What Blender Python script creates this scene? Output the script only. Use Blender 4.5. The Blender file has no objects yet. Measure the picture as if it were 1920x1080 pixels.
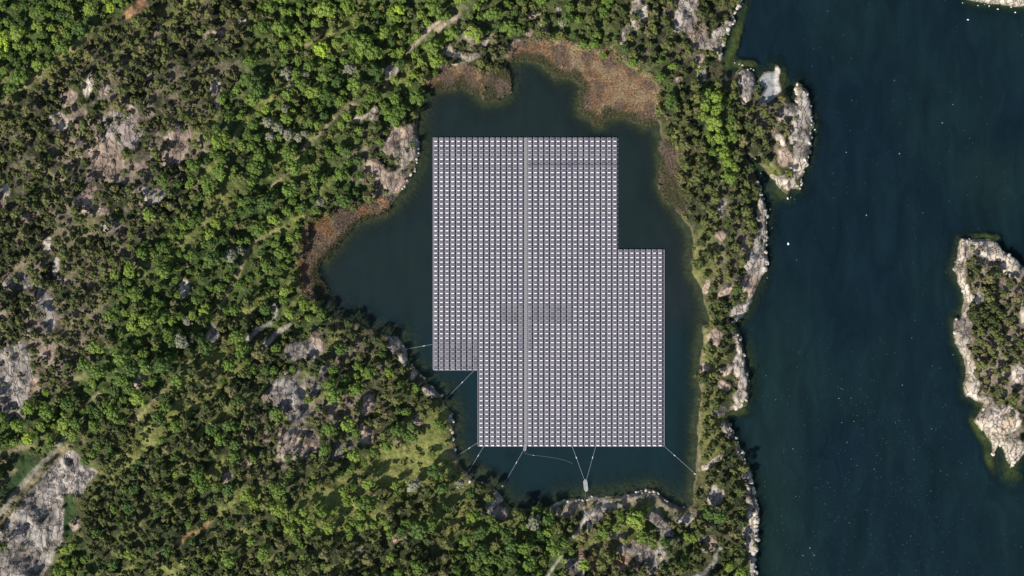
import bpy, bmesh, math, random
import numpy as np
from mathutils import Vector, Matrix, Euler

# ------------------------------------------------------------------ camera, sky, sun, exposure
S = bpy.context.scene
COL = S.collection
MPP = 0.25                 # metres per photo pixel at water level
CAMH = 430.0               # flying height above the water
cam_d = bpy.data.cameras.new('camera')
cam_d.sensor_width = 36.0
cam_d.lens = 36.0 * CAMH / (1920 * MPP)
cam_d.clip_start = 1.0
cam_d.clip_end = 8000.0
cam = bpy.data.objects.new('camera', cam_d)
cam.location = (0, 0, CAMH)
cam.rotation_euler = (0, 0, 0)
COL.objects.link(cam)
S.camera = cam

SUN_EL, SUN_AZ = 38.0, 224.0          # compass bearing of the sun, +Y is north
world = bpy.data.worlds.new('World')
S.world = world
world.use_nodes = True
wn = world.node_tree
wn.nodes.clear()
sky = wn.nodes.new('ShaderNodeTexSky')
sky.sky_type = 'NISHITA'
sky.sun_disc = False
sky.sun_elevation = math.radians(SUN_EL)
sky.sun_rotation = math.radians(SUN_AZ)
bg = wn.nodes.new('ShaderNodeBackground')
bg.inputs['Strength'].default_value = 0.088
wo = wn.nodes.new('ShaderNodeOutputWorld')
wn.links.new(sky.outputs[0], bg.inputs[0])
wn.links.new(bg.outputs[0], wo.inputs[0])
sun_d = bpy.data.lights.new('sun', 'SUN')
sun_d.energy = 5.0
sun_d.angle = math.radians(0.53)
sun_d.color = (1.0, 0.955, 0.875)
sun = bpy.data.objects.new('sun', sun_d)
az, el = math.radians(SUN_AZ), math.radians(SUN_EL)
to_sun = Vector((math.sin(az) * math.cos(el), math.cos(az) * math.cos(el), math.sin(el)))
sun.rotation_euler = to_sun.to_track_quat('Z', 'Y').to_euler()
sun.location = to_sun * 600
COL.objects.link(sun)
S.view_settings.view_transform = 'Standard'
S.view_settings.look = 'None'
S.view_settings.exposure = 0.46
S.view_settings.gamma = 1.0
S.view_settings.use_curve_mapping = False
S.cycles.max_bounces = 5
S.cycles.transparent_max_bounces = 8

random.seed(7)
rng = np.random.default_rng(7)

# ------------------------------------------------------------------ noise and plan rasters (photo plan pixels)
def _hash(ix, iy, seed):
    h = (ix.astype(np.int64) * 374761393 + iy.astype(np.int64) * 668265263 + seed * 1442695041) & 0xFFFFFFFF
    h = ((h ^ (h >> 13)) * 1274126177) & 0xFFFFFFFF
    return ((h ^ (h >> 16)) & 0xFFFF) / 65535.0

def vnoise(x, y, seed=0):
    x0 = np.floor(x); y0 = np.floor(y)
    fx = x - x0; fy = y - y0
    fx = fx * fx * (3 - 2 * fx); fy = fy * fy * (3 - 2 * fy)
    a = _hash(x0, y0, seed); b = _hash(x0 + 1, y0, seed)
    c = _hash(x0, y0 + 1, seed); d = _hash(x0 + 1, y0 + 1, seed)
    return (a + (b - a) * fx) * (1 - fy) + (c + (d - c) * fx) * fy

def fbm(x, y, seed=0, oct=4):
    s = 0.0; a = 0.5; t = 0.0
    for o in range(oct):
        s = s + a * vnoise(x, y, seed + o * 17); t += a
        a *= 0.5; x = x * 2.03 + 3.1; y = y * 2.03 + 7.7
    return s / t

def sstep(e0, e1, v):
    t = np.clip((v - e0) / (e1 - e0), 0, 1)
    return t * t * (3 - 2 * t)

RX0, RY0, RS = -240, -240, 2
RW, RH = 1200, 780
GX, GY = np.meshgrid(RX0 + RS * np.arange(RW), RY0 + RS * np.arange(RH))
GX = GX.astype(float); GY = GY.astype(float)
WNX = (fbm(GX / 26, GY / 26, 11, 4) - 0.5) * 2
WNY = (fbm(GX / 26, GY / 26, 12, 4) - 0.5) * 2
EDGE = (fbm(GX / 14, GY / 14, 13, 4) - 0.5) * 2

def sample(r, px, py):
    u = np.clip((np.asarray(px, float) - RX0) / RS, 0, RW - 1.001)
    v = np.clip((np.asarray(py, float) - RY0) / RS, 0, RH - 1.001)
    i = u.astype(int); j = v.astype(int); fu = u - i; fv = v - j
    return (r[j, i] * (1 - fu) + r[j, i + 1] * fu) * (1 - fv) + (r[j + 1, i] * (1 - fu) + r[j + 1, i + 1] * fu) * fv

def poly_sdf(pts, warp=5.0, mg=110):
    """signed distance in pixels, positive inside"""
    i0 = int(max(0, (min(p[0] for p in pts) - mg - RX0) // RS)); i1 = int(min(RW, (max(p[0] for p in pts) + mg - RX0) // RS + 1))
    j0 = int(max(0, (min(p[1] for p in pts) - mg - RY0) // RS)); j1 = int(min(RH, (max(p[1] for p in pts) + mg - RY0) // RS + 1))
    sl = (slice(j0, j1), slice(i0, i1))
    X = GX[sl] + WNX[sl] * warp; Y = GY[sl] + WNY[sl] * warp
    best = np.full(X.shape, 1e18); inside = np.zeros(X.shape, bool)
    n = len(pts)
    for k in range(n):
        ax, ay = pts[k]; bx, by = pts[(k + 1) % n]
        dx, dy = bx - ax, by - ay
        L = dx * dx + dy * dy + 1e-9
        t = np.clip(((X - ax) * dx + (Y - ay) * dy) / L, 0, 1)
        d = (X - ax - t * dx) ** 2 + (Y - ay - t * dy) ** 2
        np.minimum(best, d, out=best)
        if ay != by:
            c = ((ay > Y) != (by > Y)) & (X < (bx - ax) * (Y - ay) / (by - ay) + ax)
            inside ^= c
    d = np.sqrt(best)
    out = np.full(GX.shape, -120.0); out[sl] = np.where(inside, d, -d)
    return out

def paint_ell(r, cx, cy, rx, ry, rot=0, val=1.0, rough=0.45, soft=0.25):
    m = 1.9 * max(rx, ry) + 8
    j0 = max(0, int((cy - m - RY0) / RS)); j1 = min(RH, int((cy + m - RY0) / RS) + 1)
    i0 = max(0, int((cx - m - RX0) / RS)); i1 = min(RW, int((cx + m - RX0) / RS) + 1)
    if j1 <= j0 or i1 <= i0: return
    x = GX[j0:j1, i0:i1] - cx; y = GY[j0:j1, i0:i1] - cy
    c, s = math.cos(math.radians(rot)), math.sin(math.radians(rot))
    u = (x * c + y * s) / rx; v = (-x * s + y * c) / ry
    d = np.sqrt(u * u + v * v) + EDGE[j0:j1, i0:i1] * rough
    a = 1 - sstep(1 - soft, 1 + soft, d)
    r[j0:j1, i0:i1] = np.maximum(r[j0:j1, i0:i1], a * val)

def paint_line(r, pts, w, val=1.0, rough=0.5):
    best = np.full(GX.shape, 1e18)
    X = GX + WNX * 2.5; Y = GY + WNY * 2.5
    for (ax, ay), (bx, by) in zip(pts[:-1], pts[1:]):
        dx, dy = bx - ax, by - ay
        t = np.clip(((X - ax) * dx + (Y - ay) * dy) / (dx * dx + dy * dy + 1e-9), 0, 1)
        np.minimum(best, (X - ax - t * dx) ** 2 + (Y - ay - t * dy) ** 2, out=best)
    d = np.sqrt(best) / (w * 0.5) + EDGE * rough
    np.maximum(r, (1 - sstep(0.6, 1.3, d)) * val, out=r)

def paint_poly(r, pts, val=1.0, soft=6, warp=8):
    np.maximum(r, sstep(-soft, soft, poly_sdf(pts, warp)) * val, out=r)

POND = [(802,165),(822,161),(848,157),(868,152),(886,166),(912,186),(936,178),(950,152),(949,122),(962,108),(985,105),(1010,110),(1030,122),
 (1045,135),(1065,142),(1085,150),(1095,165),(1093,185),(1100,205),(1115,222),(1125,230),(1132,220),(1142,212),(1160,213),(1178,216),
 (1196,222),(1212,232),(1226,224),(1235,228),(1240,250),(1245,265),(1243,285),(1250,300),(1248,330),(1243,350),(1255,370),(1275,385),
 (1283,410),(1295,430),(1302,455),(1300,485),(1295,490),(1298,510),(1310,530),(1318,560),(1325,585),(1331,605),(1318,610),(1317,640),
 (1314,680),(1312,720),(1318,740),(1312,760),(1310,800),(1308,840),(1305,880),(1304,920),(1302,945),(1290,952),(1270,950),(1252,938),
 (1235,925),(1215,918),(1195,922),(1170,930),(1140,932),(1120,930),(1105,930),(1097,938),(1080,936),(1060,938),(1045,942),(1030,952),
 (1005,955),(980,955),(960,955),(945,940),(935,925),(920,912),(905,905),(885,903),(872,885),(862,866),(856,848),(850,830),(848,805),
 (852,790),(845,770),(835,755),(828,740),(820,734),(805,722),(795,705),(780,690),(768,680),(763,655),(757,645),(745,632),(728,632),
 (712,628),(692,618),(680,608),(665,600),(650,598),(625,592),(605,580),(600,565),(592,552),(586,540),(588,520),(585,505),(592,490),
 (605,478),(620,465),(628,452),(640,438),(660,420),(680,408),(700,400),(720,395),(728,385),(745,370),(758,352),(770,335),(780,315),
 (785,290),(786,270),(782,245),(783,225),(785,205),(790,185)]
COAST = [(1560,-1600),(1470,-600),(1410,-120),(1392,0),(1388,12),(1380,22),(1373,32),(1378,42),(1368,50),(1369,58),(1362,75),(1355,92),
 (1352,110),(1356,122),(1360,138),(1366,150),(1376,146),(1384,136),(1391,126),(1398,127),(1408,132),(1417,141),(1420,155),(1424,150),(1431,137),
 (1444,133),(1453,133),(1455,122),(1460,123),(1465,131),(1463,142),(1461,153),(1467,170),(1474,178),(1483,194),(1490,196),(1493,182),(1492,164),
 (1497,155),(1504,158),(1510,170),(1516,180),(1520,198),(1523,216),(1525,236),(1523,252),(1520,270),(1517,290),(1514,306),(1507,320),
 (1505,340),(1502,356),(1494,352),(1484,352),(1478,363),(1468,357),(1456,346),(1447,334),(1438,322),(1428,310),(1416,300),(1400,288),
 (1394,292),(1404,306),(1414,325),(1421,342),(1426,360),(1431,374),(1437,390),(1440,410),(1437,440),(1436,470),(1440,490),(1436,508),
 (1425,525),(1415,545),(1408,565),(1400,585),(1390,599),(1378,601),(1368,594),(1365,600),(1374,608),(1382,618),(1387,630),(1392,645),
 (1395,665),(1400,690),(1404,715),(1403,735),(1400,755),(1388,765),(1375,768),(1363,772),(1362,782),(1368,795),(1374,807),(1380,820),
 (1387,835),(1394,850),(1399,865),(1408,885),(1411,900),(1413,920),(1417,940),(1422,955),(1421,975),(1418,990),(1422,1005),(1420,1020),
 (1415,1035),(1417,1060),(1418,1080),(1424,1140),(1410,1260),(1450,1600),(1400,2600),(-6000,2600),(-6000,-1600)]
ISLE = [(1800,447),(1819,449),(1851,448),(1869,456),(1880,474),(1896,477),(1914,495),(1926,508),(1958,540),(1985,600),(1990,680),(1970,760),
 (1940,810),(1926,838),(1916,855),(1905,867),(1896,875),(1887,860),(1880,838),(1872,836),(1862,854),(1859,832),(1846,810),(1828,790),
 (1837,773),(1848,753),(1828,749),(1812,742),(1808,715),(1812,692),(1805,665),(1792,642),(1788,620),(1789,597),(1803,592),(1808,565),
 (1805,547),(1794,529),(1787,506),(1792,488),(1799,470)]
SKERRY = [(1806,-14),(1812,1),(1830,4),(1852,7),(1866,7),(1880,9),(1905,13),(1925,12),(1990,6),(2030,-60),(1960,-130),(1850,-120),(1800,-60)]

sd_pond = poly_sdf(POND, 6.0, 3000)
sd_coast = poly_sdf(COAST, 5.0)
sd_isle = poly_sdf(ISLE, 6.0)
sd_sk = poly_sdf(SKERRY, 3.0)
LAND = np.maximum(np.maximum(np.minimum(sd_coast, -sd_pond), sd_isle), sd_sk) * MPP     # metres, >0 on land

Z = lambda: np.zeros(GX.shape)
rock, grey, pink, path, soil, reed, meadow, dgreen, pale, broad, bright, stony, shallow, moss = [Z() for _ in range(14)]

# bare rock: cx, cy, rx, ry, rotation, strength, tone (p pale, g grey, k pink)
ROCKS = [
 (226,236,38,22,20,.95,'g'),(196,272,24,40,15,1,'k'),(212,310,18,26,20,1,'k'),(240,262,22,18,0,.8,'g'),(178,318,14,16,0,.9,'k'),(162,372,12,24,20,1,'k'),
 (335,268,18,30,20,.95,'k'),(322,295,16,9,-30,.9,'k'),(166,160,8,22,15,.95,'p'),(196,170,9,14,20,.9,'p'),(106,224,12,18,-30,.95,'p'),(128,184,16,12,-40,.75,'k'),
 (406,172,9,24,-15,.95,'p'),(295,58,10,14,0,.7,'k'),(400,66,16,8,0,.8,'k'),(455,38,9,6,0,.8,'p'),(268,140,14,10,0,.6,'k'),(8,356,12,9,0,1,'p'),(4,380,6,14,0,.8,'k'),
 (60,406,16,8,-30,.9,'k'),(194,398,10,8,0,.9,'k'),(205,425,14,12,0,.7,'g'),(285,366,18,12,0,.8,'g'),(270,395,9,10,0,.7,'k'),(92,458,7,14,20,.9,'p'),(106,500,6,18,10,.95,'p'),(114,524,8,10,0,.9,'k'),(40,530,30,12,-10,.7,'g'),
 (80,562,9,20,0,.9,'g'),(92,598,8,26,0,.8,'g'),(36,664,18,22,20,1,'g'),(12,690,16,26,0,1,'g'),(22,742,26,36,0,.95,'g'),(48,700,12,24,0,.8,'g'),(60,725,12,14,0,.8,'k'),(86,655,16,9,-20,.7,'k'),(230,240,60,60,0,.35,'k'),
 (245,495,16,12,0,.6,'k'),(345,540,9,14,0,.8,'p'),(400,624,8,14,0,.95,'p'),(312,590,10,8,0,.7,'p'),(265,712,20,14,0,.6,'k'),
 (562,660,24,18,0,.85,'g'),(540,735,34,30,30,.9,'g'),(596,700,16,36,10,.8,'g'),(560,830,32,26,-15,1,'k'),(535,838,18,12,0,1,'k'),(556,770,22,20,0,.85,'g'),(684,815,20,12,20,.9,'k'),(645,840,16,8,-40,.9,'g'),(512,745,22,14,0,.7,'k'),(598,640,18,22,0,.7,'k'),(632,852,10,14,0,.8,'g'),
 (620,760,16,20,0,.5,'k'),(688,760,10,16,30,.8,'k'),(782,788,8,10,30,.7,'k'),(745,830,12,8,0,.4,'k'),
 (741,642,12,13,30,1,'p'),(756,660,8,18,0,1,'p'),(814,734,13,10,20,1,'g'),(824,736,6,5,0,1,'p'),(846,787,6,8,0,1,'g'),(936,917,8,6,0,1,'p'),(776,700,5,12,20,.8,'k'),
 (762,282,18,24,0,.95,'p'),(752,248,26,14,-10,.9,'k'),(736,262,12,24,30,.8,'k'),(776,272,8,24,0,.9,'p'),(708,316,14,18,-20,.9,'k'),(730,345,26,14,-35,.8,'k'),(752,352,14,12,-40,.8,'k'),(715,372,18,10,-20,.7,'k'),(700,330,30,20,-30,.4,'k'),
 (858,104,22,6,15,1,'p'),(885,108,16,6,-25,1,'p'),(862,122,16,5,0,.95,'p'),(842,90,8,5,0,1,'p'),(912,76,14,4,-50,.8,'p'),(958,92,12,8,-50,1,'p'),(972,88,20,10,0,.8,'k'),(990,60,7,6,0,.9,'k'),(885,60,10,14,0,.5,'k'),(1020,48,8,18,0,.7,'k'),
 (703,213,7,16,20,1,'p'),(668,224,16,4,-25,1,'p'),(733,134,12,8,-40,.9,'p'),(652,132,10,6,0,.7,'g'),(575,135,8,10,0,.7,'g'),
 (1200,22,16,22,10,1,'p'),(1190,42,9,14,0,.9,'p'),(1172,64,5,14,20,.9,'p'),(1283,34,18,38,5,1,'g'),(1268,58,14,10,0,.95,'p'),(1308,62,22,26,-20,.95,'k'),(1320,78,14,12,0,.95,'g'),(1345,76,14,24,25,1,'p'),(1352,92,10,18,0,1,'p'),(1300,16,10,16,0,.7,'g'),(1312,110,12,6,-40,.7,'k'),
 (1382,24,7,26,20,1,'p'),(1365,50,10,12,0,.9,'g'),(1396,142,12,14,0,1,'g'),(1400,160,18,16,0,1,'g'),(1396,180,10,14,20,.9,'p'),(1412,144,9,12,20,.9,'p'),(1272,150,10,6,0,.95,'k'),(1315,140,10,14,0,.7,'g'),(1362,144,6,8,0,.8,'k'),
 (1500,185,8,28,-8,1,'p'),(1508,210,12,34,0,1,'g'),(1500,250,18,36,0,1,'g'),(1512,262,9,36,5,1,'p'),(1496,305,16,38,10,1,'p'),(1480,345,22,12,35,1,'p'),(1482,208,14,14,0,.9,'g'),(1466,225,8,12,0,.7,'k'),(1462,262,7,14,-30,.8,'p'),(1472,295,12,18,0,.8,'k'),(1455,340,16,5,55,1,'p'),
 (1350,440,12,9,0,1,'k'),(1352,388,8,16,20,.7,'g'),(1430,385,8,30,10,1,'p'),(1434,430,7,50,0,1,'p'),(1434,478,9,30,0,1,'p'),(1412,492,24,26,-30,1,'g'),(1404,530,20,18,-30,1,'k'),(1412,555,9,30,25,1,'p'),(1360,545,18,6,-35,1,'k'),(1390,585,20,15,-30,1,'g'),(1325,538,5,14,10,.7,'k'),(1420,452,8,26,15,.8,'g'),(1395,460,6,20,20,.5,'k'),
 (1385,650,6,26,-15,1,'p'),(1386,688,10,24,0,1,'p'),(1392,715,8,24,10,1,'g'),(1388,740,12,20,30,1,'p'),(1380,762,14,5,-15,1,'p'),(1362,694,12,8,-35,.9,'k'),(1358,722,14,10,0,.8,'k'),(1340,630,12,18,10,.8,'k'),(1322,690,10,10,0,.7,'k'),(1352,770,14,9,-20,.7,'g'),
 (1364,808,8,20,-30,.95,'g'),(1392,852,6,26,-25,1,'p'),(1340,865,22,4,-40,1,'p'),(1322,876,7,5,0,1,'p'),(1402,890,8,7,0,1,'p'),(1340,930,14,16,0,.95,'g'),(1330,1020,14,16,0,.6,'k'),(1315,1005,8,12,0,.7,'k'),(1338,958,18,10,0,.4,'k'),
 (1412,962,10,30,5,1,'p'),(1412,1000,9,22,0,1,'p'),(1412,1050,7,40,0,1,'g'),(1402,1010,12,24,0,.6,'g'),(1404,930,7,16,0,.9,'p'),
 (1118,964,20,14,-30,1,'g'),(1106,985,6,10,10,1,'p'),(1236,976,24,12,40,1,'g'),(1245,992,16,10,30,.9,'g'),(1212,1046,26,18,0,.95,'g'),(1175,1035,18,16,20,.8,'g'),(1200,1018,14,10,0,.8,'k'),(1245,1030,10,14,30,.7,'g'),(1080,1064,18,14,0,1,'g'),(1155,1006,14,6,0,.8,'p'),(1090,1038,8,10,0,1,'k'),(1160,1060,22,8,10,.6,'k'),(1225,1065,16,10,0,.6,'g'),
 (925,955,12,14,-30,.95,'g'),(940,962,10,10,0,.9,'k'),(935,930,6,10,-20,.8,'p'),(1056,962,22,14,-10,.6,'k'),(1190,930,40,6,-5,.6,'p'),(1252,945,26,8,25,.6,'p'),(1290,975,24,8,10,.5,'p'),(1050,942,26,4,-15,.8,'p'),(1330,985,10,8,0,.5,'p'),
 (748,1010,14,10,-20,.7,'k'),(675,1035,18,6,-15,.5,'k'),(500,820,14,10,0,.5,'k'),(120,165,8,10,0,.4,'k'),(460,868,12,8,0,.6,'k'),(425,895,8,12,20,.6,'k'),(530,905,10,8,0,.5,'k'),
 (1000,30,10,5,0,.7,'k'),(1046,18,6,5,0,.8,'p'),(140,985,8,12,0,.7,'k')]
for cx, cy, rx, ry, ro, st, tn in ROCKS:
    if cx < 1250 and not (1000 < cx and cy > 900): rx, ry = rx * 1.18, ry * 1.18
    paint_ell(rock, cx, cy, rx, ry, ro, st, 0.6, 0.3)
    if tn == 'g': paint_ell(grey, cx, cy, rx * 1.15, ry * 1.15, ro, 1, 0.3, 0.3)
    if tn == 'k': paint_ell(pink, cx, cy, rx * 1.15, ry * 1.15, ro, 1, 0.3, 0.3)
OUTC = [(132,842),(165,878),(188,888),(150,926),(119,926),(117,1010),(100,1050),(60,1110),(-240,1300),(-240,1030),(0,1000),(30,955),(60,918),(90,880),(110,858)]
paint_poly(rock, OUTC, 1, 5); paint_poly(grey, OUTC, 1, 5)
for a in [(112,905,14,10,-20),(70,1010,14,20,-30),(95,920,12,8,0),(40,965,12,10,0),(85,1050,14,14,0)]:
    paint_ell(pale, a[0], a[1], a[2], a[3], a[4], .55, 0.6, 0.4)
isl = sd_isle + EDGE * 9
rock = np.maximum(rock, (sd_isle > 0) * (1 - sstep(9, 17, isl)))
SKM = (sd_sk > -4)
rock = np.maximum(rock, SKM * 1.0)
for a in [(1860,470,46,16,15),(1900,500,20,20,30),(1805,620,16,26,0),(1822,725,18,22,0),(1880,790,36,30,0),(1895,840,18,34,15),(1850,800,18,20,30),(1918,590,10,14,0),(1910,700,12,16,0),(1835,560,10,12,0)]:
    paint_ell(rock, *a, 1, .5, .3)
np.maximum(grey, (sd_isle > -5) * sstep(.5, .8, fbm(GX / 30, GY / 30, 31, 3)), out=grey)
np.maximum(stony, (sd_isle > -5) * .95, out=stony)
for a in [(1882,806,9,14,10),(1893,790,10,8,0)]: paint_ell(soil, *a, .4, .5, .3)

PALE = [(1425,150),(1431,139),(1444,135),(1453,135),(1456,124),(1461,126),(1464,131),(1462,142),(1460,153),(1465,170),(1457,178),(1442,190),(1420,196),(1432,172),(1436,162),(1428,160)]
paint_poly(pale, PALE, 1, 1.2, 1.5)
# paths and bare soil
paint_line(path, [(-240,390),(0,200),(60,150),(120,97),(160,72)], 7, .6)
paint_line(soil, [(238,28),(258,10),(280,-20),(300,-60)], 13, .9)
paint_line(path, [(672,196),(650,200),(628,218),(606,246),(585,262),(560,290),(545,318),(525,338),(508,352),(503,378)], 6, .9)
paint_ell(path, 655, 200, 16, 6, -20, 1, .4, .3)
paint_line(path, [(522,428),(500,442),(478,452),(462,478),(448,512),(428,545),(412,580),(404,606)], 5.5, .75)
paint_line(path, [(764,98),(778,80),(800,60),(815,46),(826,40)], 7, 1)
paint_line(path, [(820,56),(836,42),(858,32)], 10, 1)
paint_line(pale, [(768,95),(800,60),(826,40)], 5, .35); paint_line(pale, [(820,56),(858,32)], 6, .35)
paint_line(path, [(740,140),(728,150),(722,165)], 6, .8)
paint_line(path, [(610,100),(592,115),(578,130)], 7, .7); paint_line(path, [(575,84),(590,72),(606,58)], 8, .6)
paint_line(pale, [(452,648),(468,632),(490,614),(510,604),(517,590),(514,574)], 8, .6)
paint_line(pale, [(482,660),(502,642),(520,624),(542,610)], 8, .55); paint_line(path, [(482,660),(502,642),(520,624),(542,610)], 9, .8)
paint_line(path, [(245,795),(272,770),(288,752),(310,730)], 6, .8)
paint_line(path, [(150,770),(160,758),(185,738)], 6, .8); paint_line(path, [(155,830),(158,800),(150,770)], 6, .6)
paint_line(soil, [(330,1020),(352,1004),(378,992),(392,980)], 9, .8)
paint_line(path, [(290,1040),(330,1020)], 4, .6); paint_line(path, [(180,985),(205,968),(220,955)], 5, .6)
paint_line(path, [(335,880),(352,868),(366,852)], 4, .5); paint_line(path, [(0,990),(20,975),(36,960)], 5, .7)
paint_line(pale, [(1097,938),(1094,955),(1098,972),(1088,992),(1074,1008)], 4.5, .7); paint_line(pale, [(1054,1042),(1040,1060),(1025,1084)], 4.5, .6)
paint_line(pale, [(1100,934),(1118,932),(1132,936),(1140,946)], 9, .7); paint_line(pale, [(1142,946),(1162,950)], 8, .6)
paint_line(pale, [(1304,1084),(1322,1072),(1338,1058),(1342,1044),(1352,1030)], 9, .55)
paint_line(pale, [(-40,1010),(0,965),(30,922),(62,886),(96,850),(124,818)], 10, .35); paint_line(path, [(-40,1020),(0,975),(38,925),(72,888),(110,850),(130,838)], 14, .6)
paint_line(path, [(-40,860),(0,852),(30,842),(60,835)], 9, .7); paint_line(path, [(-40,880),(0,868),(24,856)], 9, .6); paint_line(path, [(-20,930),(10,900),(28,880)], 9, .6)
for a in [(641,407,15,8,-15),(264,18,10,16,35),(62,728,7,16,30),(748,1012,12,9,0),(1090,1036,8,9,0),(1160,1050,30,14,0),(1110,1062,9,18,0)]:
    paint_ell(soil, *a, .55, .5, .3)
# reed beds
REEDS = {
 'west': [(604,545),(600,560),(585,552),(570,548),(566,520),(566,480),(572,445),(585,418),(604,412),(630,404),(655,398),(680,388),(700,372),(722,376),(726,388),(706,398),(684,408),(662,420),(642,438),(630,452),(622,466),(606,480),(593,492),(588,505),(590,520)],
 'north': [(800,168),(804,146),(826,136),(846,130),(870,128),(900,138),(914,148),(905,168),(890,172),(872,156),(846,160),(824,164)],
 'northeast': [(955,108),(958,92),(985,80),(1020,84),(1050,84),(1078,90),(1105,98),(1128,108),(1140,96),(1152,108),(1178,128),(1205,145),(1226,158),(1234,178),(1232,210),(1222,228),(1205,228),(1180,218),(1158,214),(1142,214),(1130,226),(1122,232),(1110,222),(1098,205),(1092,185),(1095,165),(1085,151),(1064,144),(1044,136),(1028,124),(1008,112),(984,108)],
 'east': [(1244,272),(1260,268),(1270,310),(1276,350),(1284,392),(1270,388),(1252,368),(1240,350),(1246,330),(1248,300)],
 'clump': [(905,150),(910,132),(930,126),(948,140),(950,165),(935,182),(915,184)]}
for k in REEDS: paint_poly(reed, REEDS[k], 1, 5, 9)
# meadows, open grass
for a in [(770,866,100,52,-15,1),(872,892,26,24,0,1),(640,952,95,44,-10,1),(845,968,52,40,0,.8),(600,880,40,20,0,.5),(1308,500,16,70,5,.6),(1330,480,24,50,0,.5),(1330,660,16,60,0,.7),(1330,800,24,80,0,.5),
          (410,395,26,40,30,.7),(560,150,40,20,-30,.5),(430,350,20,20,0,.4),(1140,945,30,14,0,.7),(1220,950,50,20,15,.7),(930,1000,60,40,0,.4),(105,120,100,10,-40,.6),(460,935,50,22,-15,.7),(820,800,40,40,0,.7),(1085,100,90,14,18,.6),
          (1190,140,50,12,30,.6),(1265,300,14,90,0,.6),(1430,330,20,8,40,.7),(1450,320,16,10,40,.7),(520,300,40,30,0,.4),(580,305,30,16,-30,.4),(1150,1010,70,30,0,.5),(500,500,40,30,0,.3)]:
    paint_ell(meadow, *a[:5], a[5], .5, .4)
for a in [(132,965,13,46,0,1),(38,895,30,44,35,1),(20,850,30,14,0,.5),(205,32,30,10,-35,.7),(60,890,14,30,40,.7)]:
    paint_ell(dgreen, *a[:5], a[5], .4, .3)
# kinds of wood
paint_poly(broad, [(-400,-400),(330,-400),(245,0),(150,75),(60,150),(0,195),(-400,420)], 1, 4)
paint_poly(bright, [(-400,-400),(330,-400),(245,0),(150,75),(60,150),(0,195),(-400,420)], .55, 4)
paint_poly(broad, [(500,0),(520,-400),(960,-400),(960,60),(820,110),(790,200),(705,255),(690,350),(570,420),(560,560),(600,600),(560,640),(470,560),(400,620),(280,760),(200,800),(100,860),(0,860),(-400,900),(-400,800),(0,760),(100,740),(180,660),(220,540),(260,460),(330,400),(390,250),(430,180),(470,60)], .8, 26, 26)
paint_poly(broad, [(960,-400),(1150,-400),(1150,40),(1180,90),(1245,175),(1225,160),(1150,108),(1060,80),(985,62),(950,70)], .5, 8)
np.maximum(broad, .34 * sstep(150, 260, GX + (GY - 800) * .3) * (1 - sstep(900, 980, GX)) * sstep(560, 640, GY), out=broad)
for a in [(1345,240,26,90,-8,1),(1362,310,18,40,-20,1),(960,1030,120,80,0,.9),(620,960,110,50,0,.75),(820,800,50,60,0,.6),(1190,985,60,36,0,.9),(1255,1030,60,40,0,.6),(440,930,60,40,0,.6),(650,800,30,30,0,.6),(300,830,60,40,0,.5),(1390,1050,30,40,0,.6),
          (1150,120,70,20,25,.8),(700,860,80,40,0,.5),(1240,150,40,40,30,.6),(800,850,70,50,0,.6),(540,570,60,50,0,.9),(340,520,60,60,0,.9),(250,620,60,60,0,.7),(1380,790,20,30,0,.4),(1330,590,24,30,0,.6),(60,800,90,40,0,.9),(145,1060,40,40,0,.9)]:
    paint_ell(broad, *a[:5], a[5], .5, .4)
for a in [(1345,240,26,90,-8,.8),(720,60,100,60,0,.55),(600,90,40,30,0,.5),(760,190,60,50,0,.5),(620,260,60,50,0,.4),(540,560,60,40,0,.5),(620,960,110,50,0,.9),(960,1030,120,80,0,.6),(820,800,50,60,0,.9),(450,930,60,40,0,.7),(240,600,60,60,0,.35),(200,660,50,50,0,.3),(1190,985,50,30,0,.5),
          (1150,120,70,20,25,.6),(60,800,90,40,0,.6),(145,1060,40,40,0,.9),(330,330,30,30,0,.4),(60,560,20,20,0,.3),(850,960,50,40,0,.7),(700,870,80,40,0,.6)]:
    paint_ell(bright, *a[:5], a[5], .5, .5)
for a in [(200,280,170,150,0,.8),(60,600,110,120,0,.9),(590,760,110,130,0,.8),(120,460,120,80,0,.6),(1300,60,90,70,0,.5),(1460,250,50,90,0,.6),(350,120,90,100,0,.4),(730,310,60,70,0,.8),(1360,450,50,120,0,.4),(1200,1030,110,50,0,.5),(880,60,70,50,0,.5)]:
    paint_ell(stony, *a[:5], a[5], .5, .6)
# shallows
for a in [(1376,90,10,80,18,1),(1396,118,26,9,0,1),(1362,140,12,16,0,.8),(1850,442,26,8,0,1),(1470,150,10,24,0,.7),(1900,905,30,34,0,.75),(1860,880,12,34,-20,.8),(1842,810,14,28,-30,.8),(1850,752,16,12,0,.7),(1528,240,8,30,0,.5),(1440,300,16,40,-35,.5),(1385,775,28,10,0,.6),(1412,660,16,50,0,.35),(900,890,40,22,20,.75),(962,850,14,14,0,.5),
          (1250,330,22,60,0,.4),(1100,215,40,24,0,.4),(930,170,40,30,0,.4),(830,730,14,14,0,.5),(1855,330,60,70,20,.2),(1120,930,80,10,0,.4),(1460,370,30,14,30,.5),(1830,600,20,60,0,.2)]:
    paint_ell(shallow, *a[:5], a[5], .5, .6)

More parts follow.
